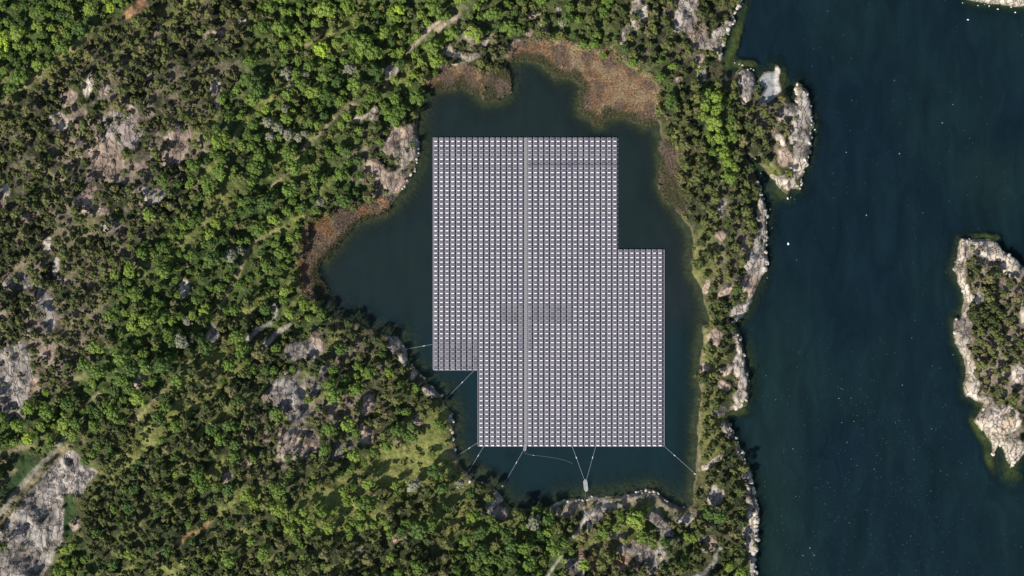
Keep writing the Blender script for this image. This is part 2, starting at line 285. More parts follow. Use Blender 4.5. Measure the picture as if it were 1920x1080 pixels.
# gullies and ribs run from the lower left to the upper right over the western hills
_u = .76 * GX - .65 * GY; _v = .65 * GX + .76 * GY
GUL = fbm(_u / 150 + 5, _v / 24 + 9, 55, 3)
WESTM = (1 - sstep(760, 900, GX)) * sstep(-1.0, 4, LAND)
WESTM = WESTM * (1 - .6 * sstep(-20, 60, 430 - GX - .35 * np.abs(GY - 270)))
np.maximum(meadow, sstep(.60, .70, GUL) * .75 * WESTM, out=meadow)
FRAC = Z()
for ln in ([(700,258),(660,300),(610,350),(572,400)], [(500,180),(450,240),(410,300),(360,350)], [(430,360),(400,400),(360,450),(320,480)], [(560,640),(500,700),(430,760),(360,830)], [(420,860),(360,910),(300,960),(220,1010)], [(640,1060),(560,1080)], [(170,690),(120,740)], [(650,60),(600,110),(560,150)], [(800,60),(770,92),(722,160),(672,196),(628,218),(606,246),(585,262),(560,290),(545,318),(525,338),(508,352)], [(522,428),(500,442),(478,452),(462,478),(448,512),(428,545),(404,606),(380,650),(330,710),(290,755),(245,795)],
           [(0,200),(60,150),(120,97),(200,40),(240,15)], [(330,1020),(378,992),(430,950),(470,930)], [(700,870),(640,905),(560,950)], [(840,800),(800,850),(740,890),(690,930)]):
    paint_line(FRAC, ln, 10, 1, .9)
FRAC *= sstep(.38, .52, fbm(GX / 24, GY / 24, 58, 3))
np.maximum(meadow, FRAC * .7, out=meadow)
paint_line(path, [(404,606),(380,650),(345,690),(318,722)], 6, .6)
path *= .45 + .55 * sstep(.36, .52, fbm(GX / 16, GY / 16, 57, 3)); path *= 1
BANK = Z()
paint_line(BANK, [(1040,952),(1062,948),(1100,944),(1140,944),(1172,940),(1196,932),(1216,928),(1236,936),(1254,950),(1272,962),(1296,966)], 26, 1)
paint_line(BANK, [(1310,880),(1312,820),(1316,740),(1318,680),(1322,620)], 7, .5)
paint_line(BANK, [(846,845),(862,872),(876,896)], 18, .8); paint_line(BANK, [(640,600),(690,622),(745,640)], 8, .6)

# ------------------------------------------------------------------ height of the land
def to_px(x, y): return x / MPP + 960, 540 - y / MPP

HILL = fbm(GX / 150, GY / 150, 41, 3)
ROUGH = fbm(GX / 34, GY / 34, 42, 4)
_t = fbm((GX * .8 + GY * .6) / 12, (GY * .8 - GX * .6) / 30, 43, 3) * 6.0
TERR = (np.floor(_t) + sstep(.70, 1.0, _t - np.floor(_t))) / 6.0
RIDG = 1 - np.abs(fbm((GX * .8 + GY * .6) / 10, (GY * .8 - GX * .6) / 26, 43, 4) * 2 - 1)
CRAG = fbm(GX / 9, GY / 9, 44, 3)
def height_raster():
    d = LAND
    h = 0.35 + 2.4 * (1 - np.exp(-np.maximum(d, 0) / 4.0)) + 10 * sstep(0, 90, d) * (0.4 + HILL) + (ROUGH - .5) * 5 * sstep(2, 25, d)
    h = h + rock * sstep(0, 1.5, d) * (0.3 + 5.2 * (TERR - .3) + .5 * RIDG + .5 * (CRAG - .4))
    h = np.where(reed > .3, np.minimum(h, 0.12 + .3 * (1 - reed)), h)
    h = h * (1 - pale * .0)
    PM = sstep(-2, 2, sd_pale)
    h = h * (1 - PM) + PM * (.45 + .1 * CRAG)
    w = np.maximum(-d, 0)
    deep = 0.12 + w * np.where(sd_pond > -8, .28, .50)
    deep = np.minimum(deep, 7.0)
    deep = deep * (1 - .80 * shallow) + CRAG * .3 * sstep(0, 2, w)
    return np.where(d > 0, h, -deep)
sd_pale = poly_sdf(PALE, 1.5)
HEI = height_raster()
def height(x, y):
    px, py = to_px(x, y)
    return sample(HEI, px, py)

def ground_at(px, py):
    """world point on the ground that the photo shows at a plan pixel"""
    x0, y0 = (px - 960) * MPP, (540 - py) * MPP
    x, y, z = x0, y0, 0.0
    for _ in range(4):
        z = np.maximum(height(x, y), 0)
        f = (CAMH - z) / CAMH
        x, y = x0 * f, y0 * f
    return x, y, height(x, y)

# ------------------------------------------------------------------ materials
MATS = {}
def mat(name):
    m = bpy.data.materials.new(name); m.use_nodes = True
    MATS[name] = m
    return m, m.node_tree, m.node_tree.nodes['Principled BSDF']
def N(nt, t, **kw):
    n = nt.nodes.new(t)
    for k, v in kw.items(): setattr(n, k, v)
    return n
def simple(name, col, rough=.6, metal=0.0, var=0.0, scale=3.0, spec=.4):
    m, nt, b = mat(name)
    b.inputs['Roughness'].default_value = rough
    b.inputs['Metallic'].default_value = metal
    b.inputs['Specular IOR Level'].default_value = spec
    if var:
        tc = N(nt, 'ShaderNodeTexCoord'); no = N(nt, 'ShaderNodeTexNoise'); no.inputs['Scale'].default_value = scale; no.inputs['Detail'].default_value = 5
        nt.links.new(tc.outputs['Object'], no.inputs['Vector'])
        r = N(nt, 'ShaderNodeValToRGB')
        r.color_ramp.elements[0].position = .3; r.color_ramp.elements[1].position = .7
        r.color_ramp.elements[0].color = tuple(c * (1 - var) for c in col) + (1,)
        r.color_ramp.elements[1].color = tuple(min(1, c * (1 + var)) for c in col) + (1,)
        nt.links.new(no.outputs['Fac'], r.inputs[0]); nt.links.new(r.outputs[0], b.inputs['Base Color'])
    else:
        b.inputs['Base Color'].default_value = tuple(col) + (1,)
    return m

def foliage(name, c0, c1, trans=.25):
    m, nt, b = mat(name)
    oi = N(nt, 'ShaderNodeObjectInfo'); tc = N(nt, 'ShaderNodeTexCoord')
    no = N(nt, 'ShaderNodeTexNoise'); no.inputs['Scale'].default_value = 2.2; no.inputs['Detail'].default_value = 3
    nt.links.new(tc.outputs['Object'], no.inputs['Vector'])
    ad = N(nt, 'ShaderNodeMath', operation='ADD'); nt.links.new(no.outputs['Fac'], ad.inputs[0])
    ml = N(nt, 'ShaderNodeMath', operation='MULTIPLY_ADD'); ml.inputs[1].default_value = .6; ml.inputs[2].default_value = -.3
    nt.links.new(oi.outputs['Random'], ml.inputs[0]); nt.links.new(ml.outputs[0], ad.inputs[1])
    r = N(nt, 'ShaderNodeValToRGB')
    r.color_ramp.elements[0].position = .1; r.color_ramp.elements[1].position = .95
    r.color_ramp.elements[0].color = tuple(c0) + (1,); r.color_ramp.elements[1].color = tuple(c1) + (1,)
    nt.links.new(ad.outputs[0], r.inputs[0])
    nt.links.new(r.outputs[0], b.inputs['Base Color'])
    b.inputs['Roughness'].default_value = .65; b.inputs['Specular IOR Level'].default_value = .25
    tr = N(nt, 'ShaderNodeBsdfTranslucent'); mx = N(nt, 'ShaderNodeMixShader'); mx.inputs[0].default_value = trans
    nt.links.new(r.outputs[0], tr.inputs['Color'])
    nt.links.new(b.outputs[0], mx.inputs[1]); nt.links.new(tr.outputs[0], mx.inputs[2])
    nt.links.new(mx.outputs[0], nt.nodes['Material Output'].inputs['Surface'])
    return m

TONES = {
 'pine_dark': ('dark olive', (.046,.062,.018), (.092,.112,.034)),
 'pine_olive': ('olive green', (.080,.100,.026), (.158,.174,.050)),
 'pine_brown': ('brownish olive', (.118,.118,.044), (.205,.190,.076)),
 'leaf_dark': ('dark green', (.050,.094,.020), (.098,.160,.033)),
 'leaf_green': ('mid green', (.078,.134,.022), (.155,.228,.040)),
 'leaf_bright': ('bright green', (.130,.196,.027), (.225,.300,.052)),
 'leaf_lime': ('lime green', (.250,.340,.028), (.370,.490,.060)),
 'leaf_grey': ('greyish green', (.180,.190,.120), (.300,.295,.200)),
 'scrub_yellow': ('yellowish green', (.170,.188,.040), (.300,.290,.082)),
 'scrub_brown': ('dry brown', (.165,.132,.074), (.270,.215,.130)),
 'scrub_green': ('dull green', (.080,.104,.028), (.160,.182,.052)),
}
for k, (w, a, b_) in TONES.items(): foliage(k, a, b_)
simple('bark', (.11, .085, .062), .9, var=.35, scale=6)
simple('reed_stem', (.28, .21, .155), .8, var=.35, scale=.05)
simple('reed_dull', (.13, .125, .062), .8, var=.35, scale=.05)

def ground_mat():
    m, nt, b = mat('ground')
    at = N(nt, 'ShaderNodeAttribute', attribute_name='col'); ar = N(nt, 'ShaderNodeAttribute', attribute_name='rock')
    ge = N(nt, 'ShaderNodeNewGeometry')
    n1 = N(nt, 'ShaderNodeTexNoise'); n1.inputs['Scale'].default_value = .55; n1.inputs['Detail'].default_value = 8; n1.inputs['Roughness'].default_value = .65
    nt.links.new(ge.outputs['Position'], n1.inputs['Vector'])
    mp = N(nt, 'ShaderNodeMapping'); mp.inputs['Rotation'].default_value = (0, 0, .65); mp.inputs['Scale'].default_value = (.42, .16, .42)
    nt.links.new(ge.outputs['Position'], mp.inputs['Vector'])
    dn = N(nt, 'ShaderNodeTexNoise'); dn.inputs['Scale'].default_value = .4; dn.inputs['Detail'].default_value = 4
    nt.links.new(ge.outputs['Position'], dn.inputs['Vector'])
    va = N(nt, 'ShaderNodeVectorMath', operation='MULTIPLY_ADD'); va.inputs[1].default_value = (1.6, 1.6, 1.6)
    nt.links.new(dn.outputs['Color'], va.inputs[0]); nt.links.new(mp.outputs[0], va.inputs[2])
    vo = N(nt, 'ShaderNodeTexVoronoi', feature='DISTANCE_TO_EDGE'); vo.inputs['Scale'].default_value = .7
    nt.links.new(va.outputs[0], vo.inputs['Vector'])
    cr = N(nt, 'ShaderNodeMapRange'); cr.inputs['From Min'].default_value = 0; cr.inputs['From Max'].default_value = .09; cr.inputs['To Min'].default_value = .30; cr.inputs['To Max'].default_value = 1
    nt.links.new(vo.outputs['Distance'], cr.inputs['Value'])
    # cracks only where rock
    mixc = N(nt, 'ShaderNodeMix', data_type='FLOAT'); mixc.inputs['A'].default_value = 1
    nt.links.new(ar.outputs['Fac'], mixc.inputs['Factor']); nt.links.new(cr.outputs['Result'], mixc.inputs['B'])
    nr = N(nt, 'ShaderNodeMapRange'); nr.inputs['From Min'].default_value = .3; nr.inputs['From Max'].default_value = .7; nr.inputs['To Min'].default_value = .55; nr.inputs['To Max'].default_value = 1.4
    nt.links.new(n1.outputs['Fac'], nr.inputs['Value'])
    rr_ = N(nt, 'ShaderNodeMapRange'); rr_.inputs['From Min'].default_value = .3; rr_.inputs['From Max'].default_value = .7; rr_.inputs['To Min'].default_value = .80; rr_.inputs['To Max'].default_value = 1.15
    nt.links.new(n1.outputs['Fac'], rr_.inputs['Value'])
    nmix = N(nt, 'ShaderNodeMix', data_type='FLOAT'); nt.links.new(ar.outputs['Fac'], nmix.inputs['Factor']); nt.links.new(nr.outputs['Result'], nmix.inputs['A']); nt.links.new(rr_.outputs['Result'], nmix.inputs['B'])
    mu = N(nt, 'ShaderNodeMath', operation='MULTIPLY'); nt.links.new(nmix.outputs['Result'], mu.inputs[0]); nt.links.new(mixc.outputs['Result'], mu.inputs[1])
    sc = N(nt, 'ShaderNodeVectorMath', operation='SCALE'); nt.links.new(at.outputs['Color'], sc.inputs[0]); nt.links.new(mu.outputs[0], sc.inputs['Scale'])
    nt.links.new(sc.outputs[0], b.inputs['Base Color'])
    b.inputs['Roughness'].default_value = .9; b.inputs['Specular IOR Level'].default_value = .2
    bp = N(nt, 'ShaderNodeBump'); bp.inputs['Strength'].default_value = .8; bp.inputs['Distance'].default_value = .7
    nt.links.new(mu.outputs[0], bp.inputs['Height']); nt.links.new(bp.outputs[0], b.inputs['Normal'])
    return m
ground_mat()

def water_mat(name, rough, bscale, bstr, tvar):
    m, nt, b = mat(name)
    at = N(nt, 'ShaderNodeAttribute', attribute_name='tint'); ac = N(nt, 'ShaderNodeAttribute', attribute_name='depth_cover')
    b.inputs['Roughness'].default_value = rough; b.inputs['IOR'].default_value = 1.333
    b.inputs['Specular IOR Level'].default_value = .5
    ge = N(nt, 'ShaderNodeNewGeometry')
    mp = N(nt, 'ShaderNodeMapping'); mp.inputs['Rotation'].default_value = (0, 0, .35); mp.inputs['Scale'].default_value = (1, .35, 1)
    nt.links.new(ge.outputs['Position'], mp.inputs['Vector'])
    no = N(nt, 'ShaderNodeTexNoise'); no.inputs['Scale'].default_value = bscale; no.inputs['Detail'].default_value = 5
    nt.links.new(mp.outputs[0], no.inputs['Vector'])
    bp = N(nt, 'ShaderNodeBump'); bp.inputs['Strength'].default_value = bstr; bp.inputs['Distance'].default_value = .12
    nt.links.new(no.outputs['Fac'], bp.inputs['Height']); nt.links.new(bp.outputs[0], b.inputs['Normal'])
    n2 = N(nt, 'ShaderNodeTexNoise'); n2.inputs['Scale'].default_value = .11; n2.inputs['Detail'].default_value = 7; n2.inputs['Roughness'].default_value = .62; n2.inputs['Distortion'].default_value = .8
    nt.links.new(mp.outputs[0], n2.inputs['Vector'])
    mr = N(nt, 'ShaderNodeMapRange'); mr.inputs['From Min'].default_value = .3; mr.inputs['From Max'].default_value = .7; mr.inputs['To Min'].default_value = 1 - tvar; mr.inputs['To Max'].default_value = 1 + tvar
    nt.links.new(n2.outputs['Fac'], mr.inputs['Value'])
    sc = N(nt, 'ShaderNodeVectorMath', operation='SCALE'); nt.links.new(at.outputs['Color'], sc.inputs[0]); nt.links.new(mr.outputs['Result'], sc.inputs['Scale'])  # ripple light and dark painted as streaks in the base colour
    nt.links.new(sc.outputs[0], b.inputs['Base Color'])
    tr = N(nt, 'ShaderNodeBsdfTransparent'); tr.inputs['Color'].default_value = (.72, .84, .80, 1)
    mx = N(nt, 'ShaderNodeMixShader')
    nt.links.new(ac.outputs['Fac'], mx.inputs[0]); nt.links.new(tr.outputs[0], mx.inputs[1]); nt.links.new(b.outputs[0], mx.inputs[2])
    nt.links.new(mx.outputs[0], nt.nodes['Material Output'].inputs['Surface'])
    return m
water_mat('sea_surface', .14, .5, .9, .28)
water_mat('pond_surface', .06, .8, .15, .12)

# ------------------------------------------------------------------ helpers
def mesh_np(name, verts, faces, mats, smooth=False, mi=None):
    me = bpy.data.meshes.new(name)
    verts = np.asarray(verts, np.float32); faces = np.asarray(faces, np.int32)
    nf, k = faces.shape
    me.vertices.add(len(verts)); me.vertices.foreach_set('co', verts.ravel())
    me.loops.add(nf * k); me.loops.foreach_set('vertex_index', faces.ravel())
    me.polygons.add(nf)
    me.polygons.foreach_set('loop_start', np.arange(0, nf * k, k, dtype=np.int32))
    for m_ in mats: me.materials.append(MATS[m_])
    if mi is not None: me.polygons.foreach_set('material_index', np.asarray(mi, np.int32))
    if smooth: me.polygons.foreach_set('use_smooth', np.ones(nf, bool))
    me.update(); me.validate()
    return me
def link(name, me, parent=None, loc=None, rz=None, scale=None):
    o = bpy.data.objects.new(name, me); COL.objects.link(o)
    if parent is not None: o.parent = parent
    if loc is not None: o.location = loc
    if rz is not None: o.rotation_euler = (0, 0, rz)
    if scale is not None: o.scale = (scale, scale, scale) if not hasattr(scale, '__len__') else scale
    return o
def tag(o, label=None, cat=None, group=None, kind=None):
    if label: o['label'] = label
    if cat: o['category'] = cat
    if group: o['group'] = group
    if kind: o['kind'] = kind
    return o

class MB:
    """collects boxes, tubes and lathes into one mesh"""
    def __init__(s): s.v = []; s.f = []; s.m = []
    def box(s, x0, x1, y0, y1, z0, z1, m=0, tilt=0.0):
        b = len(s.v)
        yc = (y0 + y1) / 2
        for z in (z0, z1):
            for x, y in ((x0, y0), (x1, y0), (x1, y1), (x0, y1)):
                s.v.append((x, y, z + (y - yc) * tilt))
        for q in ((3, 2, 1, 0), (4, 5, 6, 7), (0, 1, 5, 4), (1, 2, 6, 5), (2, 3, 7, 6), (3, 0, 4, 7)):
            s.f.append(tuple(b + i for i in q)); s.m.append(m)
    def tube(s, pts, r, n=6, m=0, taper=None):
        rings = []
        for i, p in enumerate(pts):
            p = Vector(p)
            d = (Vector(pts[min(i + 1, len(pts) - 1)]) - Vector(pts[max(i - 1, 0)])).normalized()
            a = d.orthogonal().normalized(); c = d.cross(a)
            rr = r if taper is None else r + (taper - r) * i / (len(pts) - 1)
            b = len(s.v); rings.append(b)
            for k in range(n):
                t = 2 * math.pi * k / n
                s.v.append(tuple(p + (a * math.cos(t) + c * math.sin(t)) * rr))
        for b0, b1 in zip(rings[:-1], rings[1:]):
            for k in range(n):
                s.f.append((b0 + k, b0 + (k + 1) % n, b1 + (k + 1) % n, b1 + k)); s.m.append(m)
    def mesh(s, name, mats, smooth=False):
        me = bpy.data.meshes.new(name)
        me.from_pydata(s.v, [], s.f)
        for m_ in mats: me.materials.append(MATS[m_])
        me.polygons.foreach_set('material_index', s.m)
        if smooth: me.polygons.foreach_set('use_smooth', [True] * len(s.f))
        me.update()
        return me

# ------------------------------------------------------------------ terrain sheet
def axis(half, step, far):
    a = list(np.arange(-half, half + 1e-6, step)); d = step; p = half
    out = []
    while p < far:
        d *= 1.35; p += d; out.append(p)
    return np.array([-v for v in out[::-1]] + a + out)
ax_x = axis(262, .62, 3200); ax_y = axis(158, .62, 3200)
TX, TY = np.meshgrid(ax_x, ax_y)
TZ = height(TX, TY)
pxp, pyp = to_px(TX, TY)
fpr = CAMH / (CAMH - np.maximum(TZ, 0))
ppx, ppy = to_px(TX * fpr, TY * fpr)          # where the plan survey (photo) shows this point
fine = (fbm(TX / 1.3, TY / 1.3, 61, 3) - .5)
rk = sample(rock, ppx, ppy)
TZ = np.where(TZ > .3, TZ + fine * (.25 + .25 * rk) * np.clip((TZ - .3) / .5, 0, 1) * (1 - sstep(-3, 1, sample(sd_pale, ppx, ppy))), TZ)
def C3(c): return np.array(c)[None, None, :]
def mixc(a, b, t): return a + (b - a) * t[..., None]
n1 = fbm(TX / 9, TY / 9, 62, 4); n2 = fbm(TX / 2.2, TY / 2.2, 63, 3)
stn = sample(stony, ppx, ppy)
col = mixc(C3((.030, .036, .016)), C3((.066, .066, .028)), sstep(.35, .65, n1))
bfz = sample(broad, ppx, ppy)
col = mixc(col, mixc(C3((.042, .062, .018)), C3((.085, .112, .032)), sstep(.35, .65, n2)), sstep(.2, .7, bfz) * .9)
col = mixc(col, C3((.245, .19, .15)), stn * sstep(.40, .58, n1 * .6 + n2 * .4) * .95)
col = mixc(col, mixc(C3((.15, .17, .042)), C3((.27, .265, .084)), n2), sample(meadow, ppx, ppy) * .9)
bk = sample(BANK, ppx, ppy)
col = mixc(col, mixc(C3((.13, .115, .065)), C3((.30, .235, .165)), sstep(.3, .7, n2 * .6 + n1 * .4)), bk * .9)
col = mixc(col, mixc(C3((.022, .045, .014)), C3((.042, .072, .021)), n2), sample(dgreen, ppx, ppy))
n3 = fbm((TX * .8 - TY * .6) / 4, (TX * .6 + TY * .8) / 11, 64, 3)
rcol = mixc(C3((.26, .22, .175)), C3((.53, .46, .375)), sstep(.3, .7, n1 * .4 + n3 * .6))
n3 = fbm((TX * .8 - TY * .6) / 4, (TX * .6 + TY * .8) / 11, 64, 3)
gcol = mixc(C3((.135, .120, .112)), C3((.31, .275, .25)), sstep(.34, .66, n3 * .6 + n1 * .4))
kcol = mixc(C3((.22, .165, .128)), C3((.39, .298, .232)), sstep(.3, .7, n1))
pk = sample(pink, ppx, ppy); gr = sample(grey, ppx, ppy)
rc = mixc(mixc(rcol, kcol, pk), gcol, gr * .72)
col = mixc(col, rc, sstep(.25, .6, rk + (n2 - .5) * .5))
col = mixc(col, C3((.33, .25, .16)), sample(path, ppx, ppy) * .9)
col = mixc(col, C3((.34, .19, .10)), sample(soil, ppx, ppy) * .9)
col = mixc(col, C3((.48, .44, .385)), sample(pale, ppx, ppy) * .9)
# the smooth pale flat on the headland is silty grey with a whitish rim
pmx = sstep(-1, 1.5, sample(sd_pale, ppx, ppy)); pw = sstep(1449, 1456, ppx)
col = mixc(col, mixc(C3((.27, .28, .275)), C3((.56, .50, .44)), pw), pmx)
rd = sample(reed, ppx, ppy)
rdull = np.where(((ppx > 1238) & (ppx < 1290) & (ppy > 255) & (ppy < 400)) | ((ppx < 955) & (ppx > 902) & (ppy < 190)), .45, 1.0)
col = mixc(col, mixc(C3((.15, .115, .075)), C3((.27, .20, .125)), n1), sstep(.15, .95, rd) * .9)
col = col * np.where(rd > .2, rdull, 1.0)[..., None]
# lichen / wet band at the waterline, then the bed
ld = sample(LAND, pxp, pyp)
wet = (1 - sstep(.2, .9, TZ)) * (TZ > -0.2) * (rd < .5) * (pmx < .5)
col = mixc(col, C3((.16, .13, .075)), wet * .75)
bed = mixc(C3((.065, .068, .030)), C3((.034, .046, .026)), sstep(.3, .7, n1))
bed = mixc(bed, C3((.17, .165, .04)), sample(shallow, pxp, pyp))
pondm = sample(sd_pond, pxp, pyp) > -8
bed = np.where(pondm[..., None], mixc(C3((.125, .10, .052)), C3((.075, .078, .036)), n1), bed)
col = np.where((TZ < -.05)[..., None], bed, col)
col = np.clip(col, 0.005, .85)
rockattr = np.clip(np.maximum(rk, pmx * 0) * (1 - sample(pale, ppx, ppy) * .6), 0, 1) * (TZ > -.3)
ny, nx = TX.shape
idx = np.arange(nx * ny).reshape(ny, nx)
Fq = np.stack([idx[:-1, :-1], idx[:-1, 1:], idx[1:, 1:], idx[1:, :-1]], -1).reshape(-1, 4)
fcx = ((TX[:-1, :-1] + TX[1:, 1:]) / 2).ravel(); fcy = ((TY[:-1, :-1] + TY[1:, 1:]) / 2).ravel()
fpx, fpy = to_px(fcx, fcy)
reg = np.where((fpx > 1740) & (fpx < 2080) & (fpy > 400) & (fpy < 960), 1, np.where((fpx > 1760) & (fpx < 2080) & (fpy < 60) & (fpy > -200), 2, 0))
V = np.stack([TX, TY, TZ], -1).reshape(-1, 3)
Cf = np.concatenate([col.reshape(-1, 3), np.ones((nx * ny, 1))], 1).astype(np.float32)
Rf = rockattr.reshape(-1).astype(np.float32)
def sub_grid(name, sel):
    fs = Fq[sel]; used = np.unique(fs); rem = np.full(nx * ny, -1); rem[used] = np.arange(len(used))
    me = mesh_np(name, V[used], rem[fs], ['ground'], True)
    a = me.attributes.new('col', 'FLOAT_COLOR', 'POINT'); a.data.foreach_set('color', Cf[used].ravel())
    a = me.attributes.new('rock', 'FLOAT', 'POINT'); a.data.foreach_set('value', Rf[used])
    return tag(link(name, me), kind='structure')
tag(sub_grid('terrain', reg == 0), 'wooded rocky mainland with the pond in its middle')
tag(sub_grid('island_terrain', reg == 1), 'pale bare rock rim of the small wooded island in the sea')
tag(sub_grid('skerry_terrain', reg == 2), 'bare pale rock shore at the top corner of the sea')

# ------------------------------------------------------------------ water
wx = axis(262, 1.25, 3200); wy = axis(158, 1.25, 3200)
WX, WY = np.meshgrid(wx, wy)
wpx, wpy = to_px(WX, WY)
wd = -height(WX, WY)
cover = sstep(-.1, 2.3, wd) * .55 + sstep(.6, 4.2, wd) * .45
cover = np.clip(cover, .30, 1)
wn1 = fbm(WX / 40, WY / 40, 71, 3)
sea_t = mixc(C3((.0040, .0120, .0178)), C3((.0052, .0152, .0186)), sstep(.2, .8, wn1))
g_ = np.clip(1 - np.abs(wpx - 1450) / 110, 0, 1) * sstep(300, 900, wpy) + np.clip(1 - np.hypot((wpx - 1850) / 90, (wpy - 340) / 90), 0, 1)
sea_t = mixc(sea_t, C3((.0090, .0225, .0180)), np.clip(g_, 0, 1) * .6)
po_t = mixc(C3((.0105, .0185, .0185)), C3((.0066, .0182, .0212)), sstep(540, 660, wpy + (wn1 - .5) * 120))
po_t = mixc(po_t, C3((.0150, .0210, .0240)), np.clip(1 - np.abs(wpx - 1285) / 70, 0, 1) * (1 - sstep(560, 620, wpy)) * .7)
isp = sample(sd_pond, wpx, wpy) > -14
tint = np.where(isp[..., None], po_t, sea_t)
wnx = len(wx); wny = len(wy); widx = np.arange(wnx * wny).reshape(wny, wnx)
WF = np.stack([widx[:-1, :-1], widx[:-1, 1:], widx[1:, 1:], widx[1:, :-1]], -1).reshape(-1, 4)
WV = np.stack([WX, WY, np.zeros_like(WX)], -1).reshape(-1, 3)
WT = np.concatenate([tint.reshape(-1, 3), np.ones((wnx * wny, 1))], 1).astype(np.float32)
pf = isp.reshape(-1)[WF].any(1)
lowland = (wd.reshape(-1)[WF] > -.6).any(1)        # leave the water out under high ground
for nm, sel, mt in (('pond_water', pf & lowland, 'pond_surface'), ('sea_water', ~pf & lowland, 'sea_surface')):
    fs = WF[sel]; used = np.unique(fs); rem = np.full(wnx * wny, -1); rem[used] = np.arange(len(used))
    me = mesh_np(nm, WV[used], rem[fs], [mt], True)
    a = me.attributes.new('tint', 'FLOAT_COLOR', 'POINT'); a.data.foreach_set('color', WT[used].ravel())
    a = me.attributes.new('depth_cover', 'FLOAT', 'POINT'); a.data.foreach_set('value', cover.reshape(-1)[used].astype(np.float32))
    tag(link(nm, me), kind='structure')

# ------------------------------------------------------------------ plants: shapes
def leaf_tris(c, nrm, size, r):
    """leaf-shaped facets around centres c facing nrm"""
    n = len(c)
    t = r.normal(size=(n, 3)); a = np.cross(nrm, t); a /= np.linalg.norm(a, axis=1)[:, None] + 1e-9
    b = np.cross(nrm, a)
    s_ = size[:, None]; e = .62 + .3 * r.random((n, 1))
    P = np.stack([c - a * s_, c - b * s_ * e, c + a * s_, c + b * s_ * e], 1)
    q = np.arange(n * 4).reshape(n, 4)
    return P.reshape(-1, 3), np.concatenate([q[:, [0, 1, 2]], q[:, [0, 2, 3]]])
_bm = bmesh.new(); bmesh.ops.create_icosphere(_bm, subdivisions=1, radius=1)
ICO_V = np.array([v.co[:] for v in _bm.verts]); ICO_F = np.array([[v.index for v in f.verts] for f in _bm.faces]); _bm.free()

def crown_np(kind, seed):
    r = np.random.default_rng(seed)
    VV, FF = [], []; nv = 0
    if kind == 'pine': ncl, per, h, base = 14, 20, 1.15, .95
    elif kind == 'broad': ncl, per, h, base = 17, 18, 1.05, .60
    else: ncl, per, h, base = 6, 14, .55, .10
    lob = [(r.uniform(0, 6.28), r.uniform(.06, .17), k) for k in (2, 3, 5)]
    def add(v, f):
        nonlocal nv
        VV.append(v); FF.append(f + nv); nv += len(v)
    for k in range(ncl):
        ang = 2.39996 * k + r.uniform(-.5, .5)
        rr = math.sqrt((k + .4) / ncl) * .80
        rr *= 1 + sum(A * math.cos(n * ang + p) for p, A, n in lob)
        if kind == 'pine': zz = base + h * (1 - rr ** 1.5) + r.uniform(-.18, .18); cr = r.uniform(.24, .38)
        elif kind == 'broad': zz = base + h * math.sqrt(max(.02, 1 - rr * rr)) + r.uniform(-.14, .12); cr = r.uniform(.27, .40)
        else: zz = base + h * math.sqrt(max(.05, 1 - rr * rr)) * .8 + r.uniform(-.1, .1); cr = r.uniform(.30, .48)
        cc = np.array([rr * math.cos(ang), rr * math.sin(ang), zz])
        sq = np.array([1, 1, .78])
        lump = ICO_V * (cr * .88) * sq * (1 + r.normal(0, .13, (len(ICO_V), 1)))
        add(lump + cc, ICO_F)
        d = r.normal(size=(per, 3)); d[:, 2] = np.abs(d[:, 2]) - .2
        d /= np.linalg.norm(d, axis=1)[:, None]
        nn = d + r.normal(size=(per, 3)) * .30 + np.array([0, 0, .15]); nn /= np.linalg.norm(nn, axis=1)[:, None]
        add(*leaf_tris(cc + d * cr * sq * r.uniform(.85, 1.12, (per, 1)), nn, r.uniform(.07, .14, per) * (1.3 if kind == 'shrub' else 1.0), r))
    return np.concatenate(VV), np.concatenate(FF)

def trunk_mb(kind, seed, mb=None):
    r = random.Random(seed); mb = mb or MB()
    top = {'pine': 1.85, 'broad': 1.2, 'shrub': .3}[kind]; rad = {'pine': .085, 'broad': .10, 'shrub': .04}[kind]
    if kind == 'shrub':
        for k in range(3):
            a = r.uniform(0, 6.28); mb.tube([(0, 0, -.15), (.2 * math.cos(a), .2 * math.sin(a), .4)], .035, 4, taper=.015)
        return mb
    bend = (r.uniform(-.12, .12), r.uniform(-.12, .12))
    mb.tube([(0, 0, -.25), (bend[0] * .6, bend[1] * .6, top * .5), (bend[0], bend[1], top)], rad, 6, taper=rad * .35)
    for k in range(5):
        a = 2.4 * k + r.uniform(-.4, .4); z0 = top * r.uniform(.55, .85); L = r.uniform(.4, .7)
        mb.tube([(bend[0] * .8, bend[1] * .8, z0), (L * math.cos(a), L * math.sin(a), z0 + L * .6)], rad * .42, 4, taper=rad * .12)
    return mb

NSH = 6
CROWN = {}; TRUNK = {}; WHOLE = {}
PROTO = {'pine': ['pine_dark', 'pine_olive', 'pine_brown'], 'broad': ['leaf_dark', 'leaf_green', 'leaf_bright', 'leaf_lime', 'leaf_grey'], 'shrub': ['scrub_green', 'scrub_yellow', 'scrub_brown', 'leaf_dark', 'leaf_bright']}
for kind, tones in PROTO.items():
    for s in range(NSH):
        v, f = crown_np(kind, 100 + s + {'pine': 0, 'broad': 20, 'shrub': 40}[kind])
        tm = trunk_mb(kind, s + 5)
        TRUNK[kind, s] = tm.mesh('trunk', ['bark'])
        tv = np.array(tm.v); tf = np.array(tm.f); tf = np.concatenate([tf[:, [0, 1, 2]], tf[:, [0, 2, 3]]])
        for t in tones:
            CROWN[kind, t, s] = mesh_np('crown', v, f, [t], True)
            WHOLE[kind, t, s] = mesh_np('tree_whole', np.concatenate([v, tv]), np.concatenate([f, tf + len(v)]), [t, 'bark'], True, mi=[0] * len(f) + [1] * len(tf))

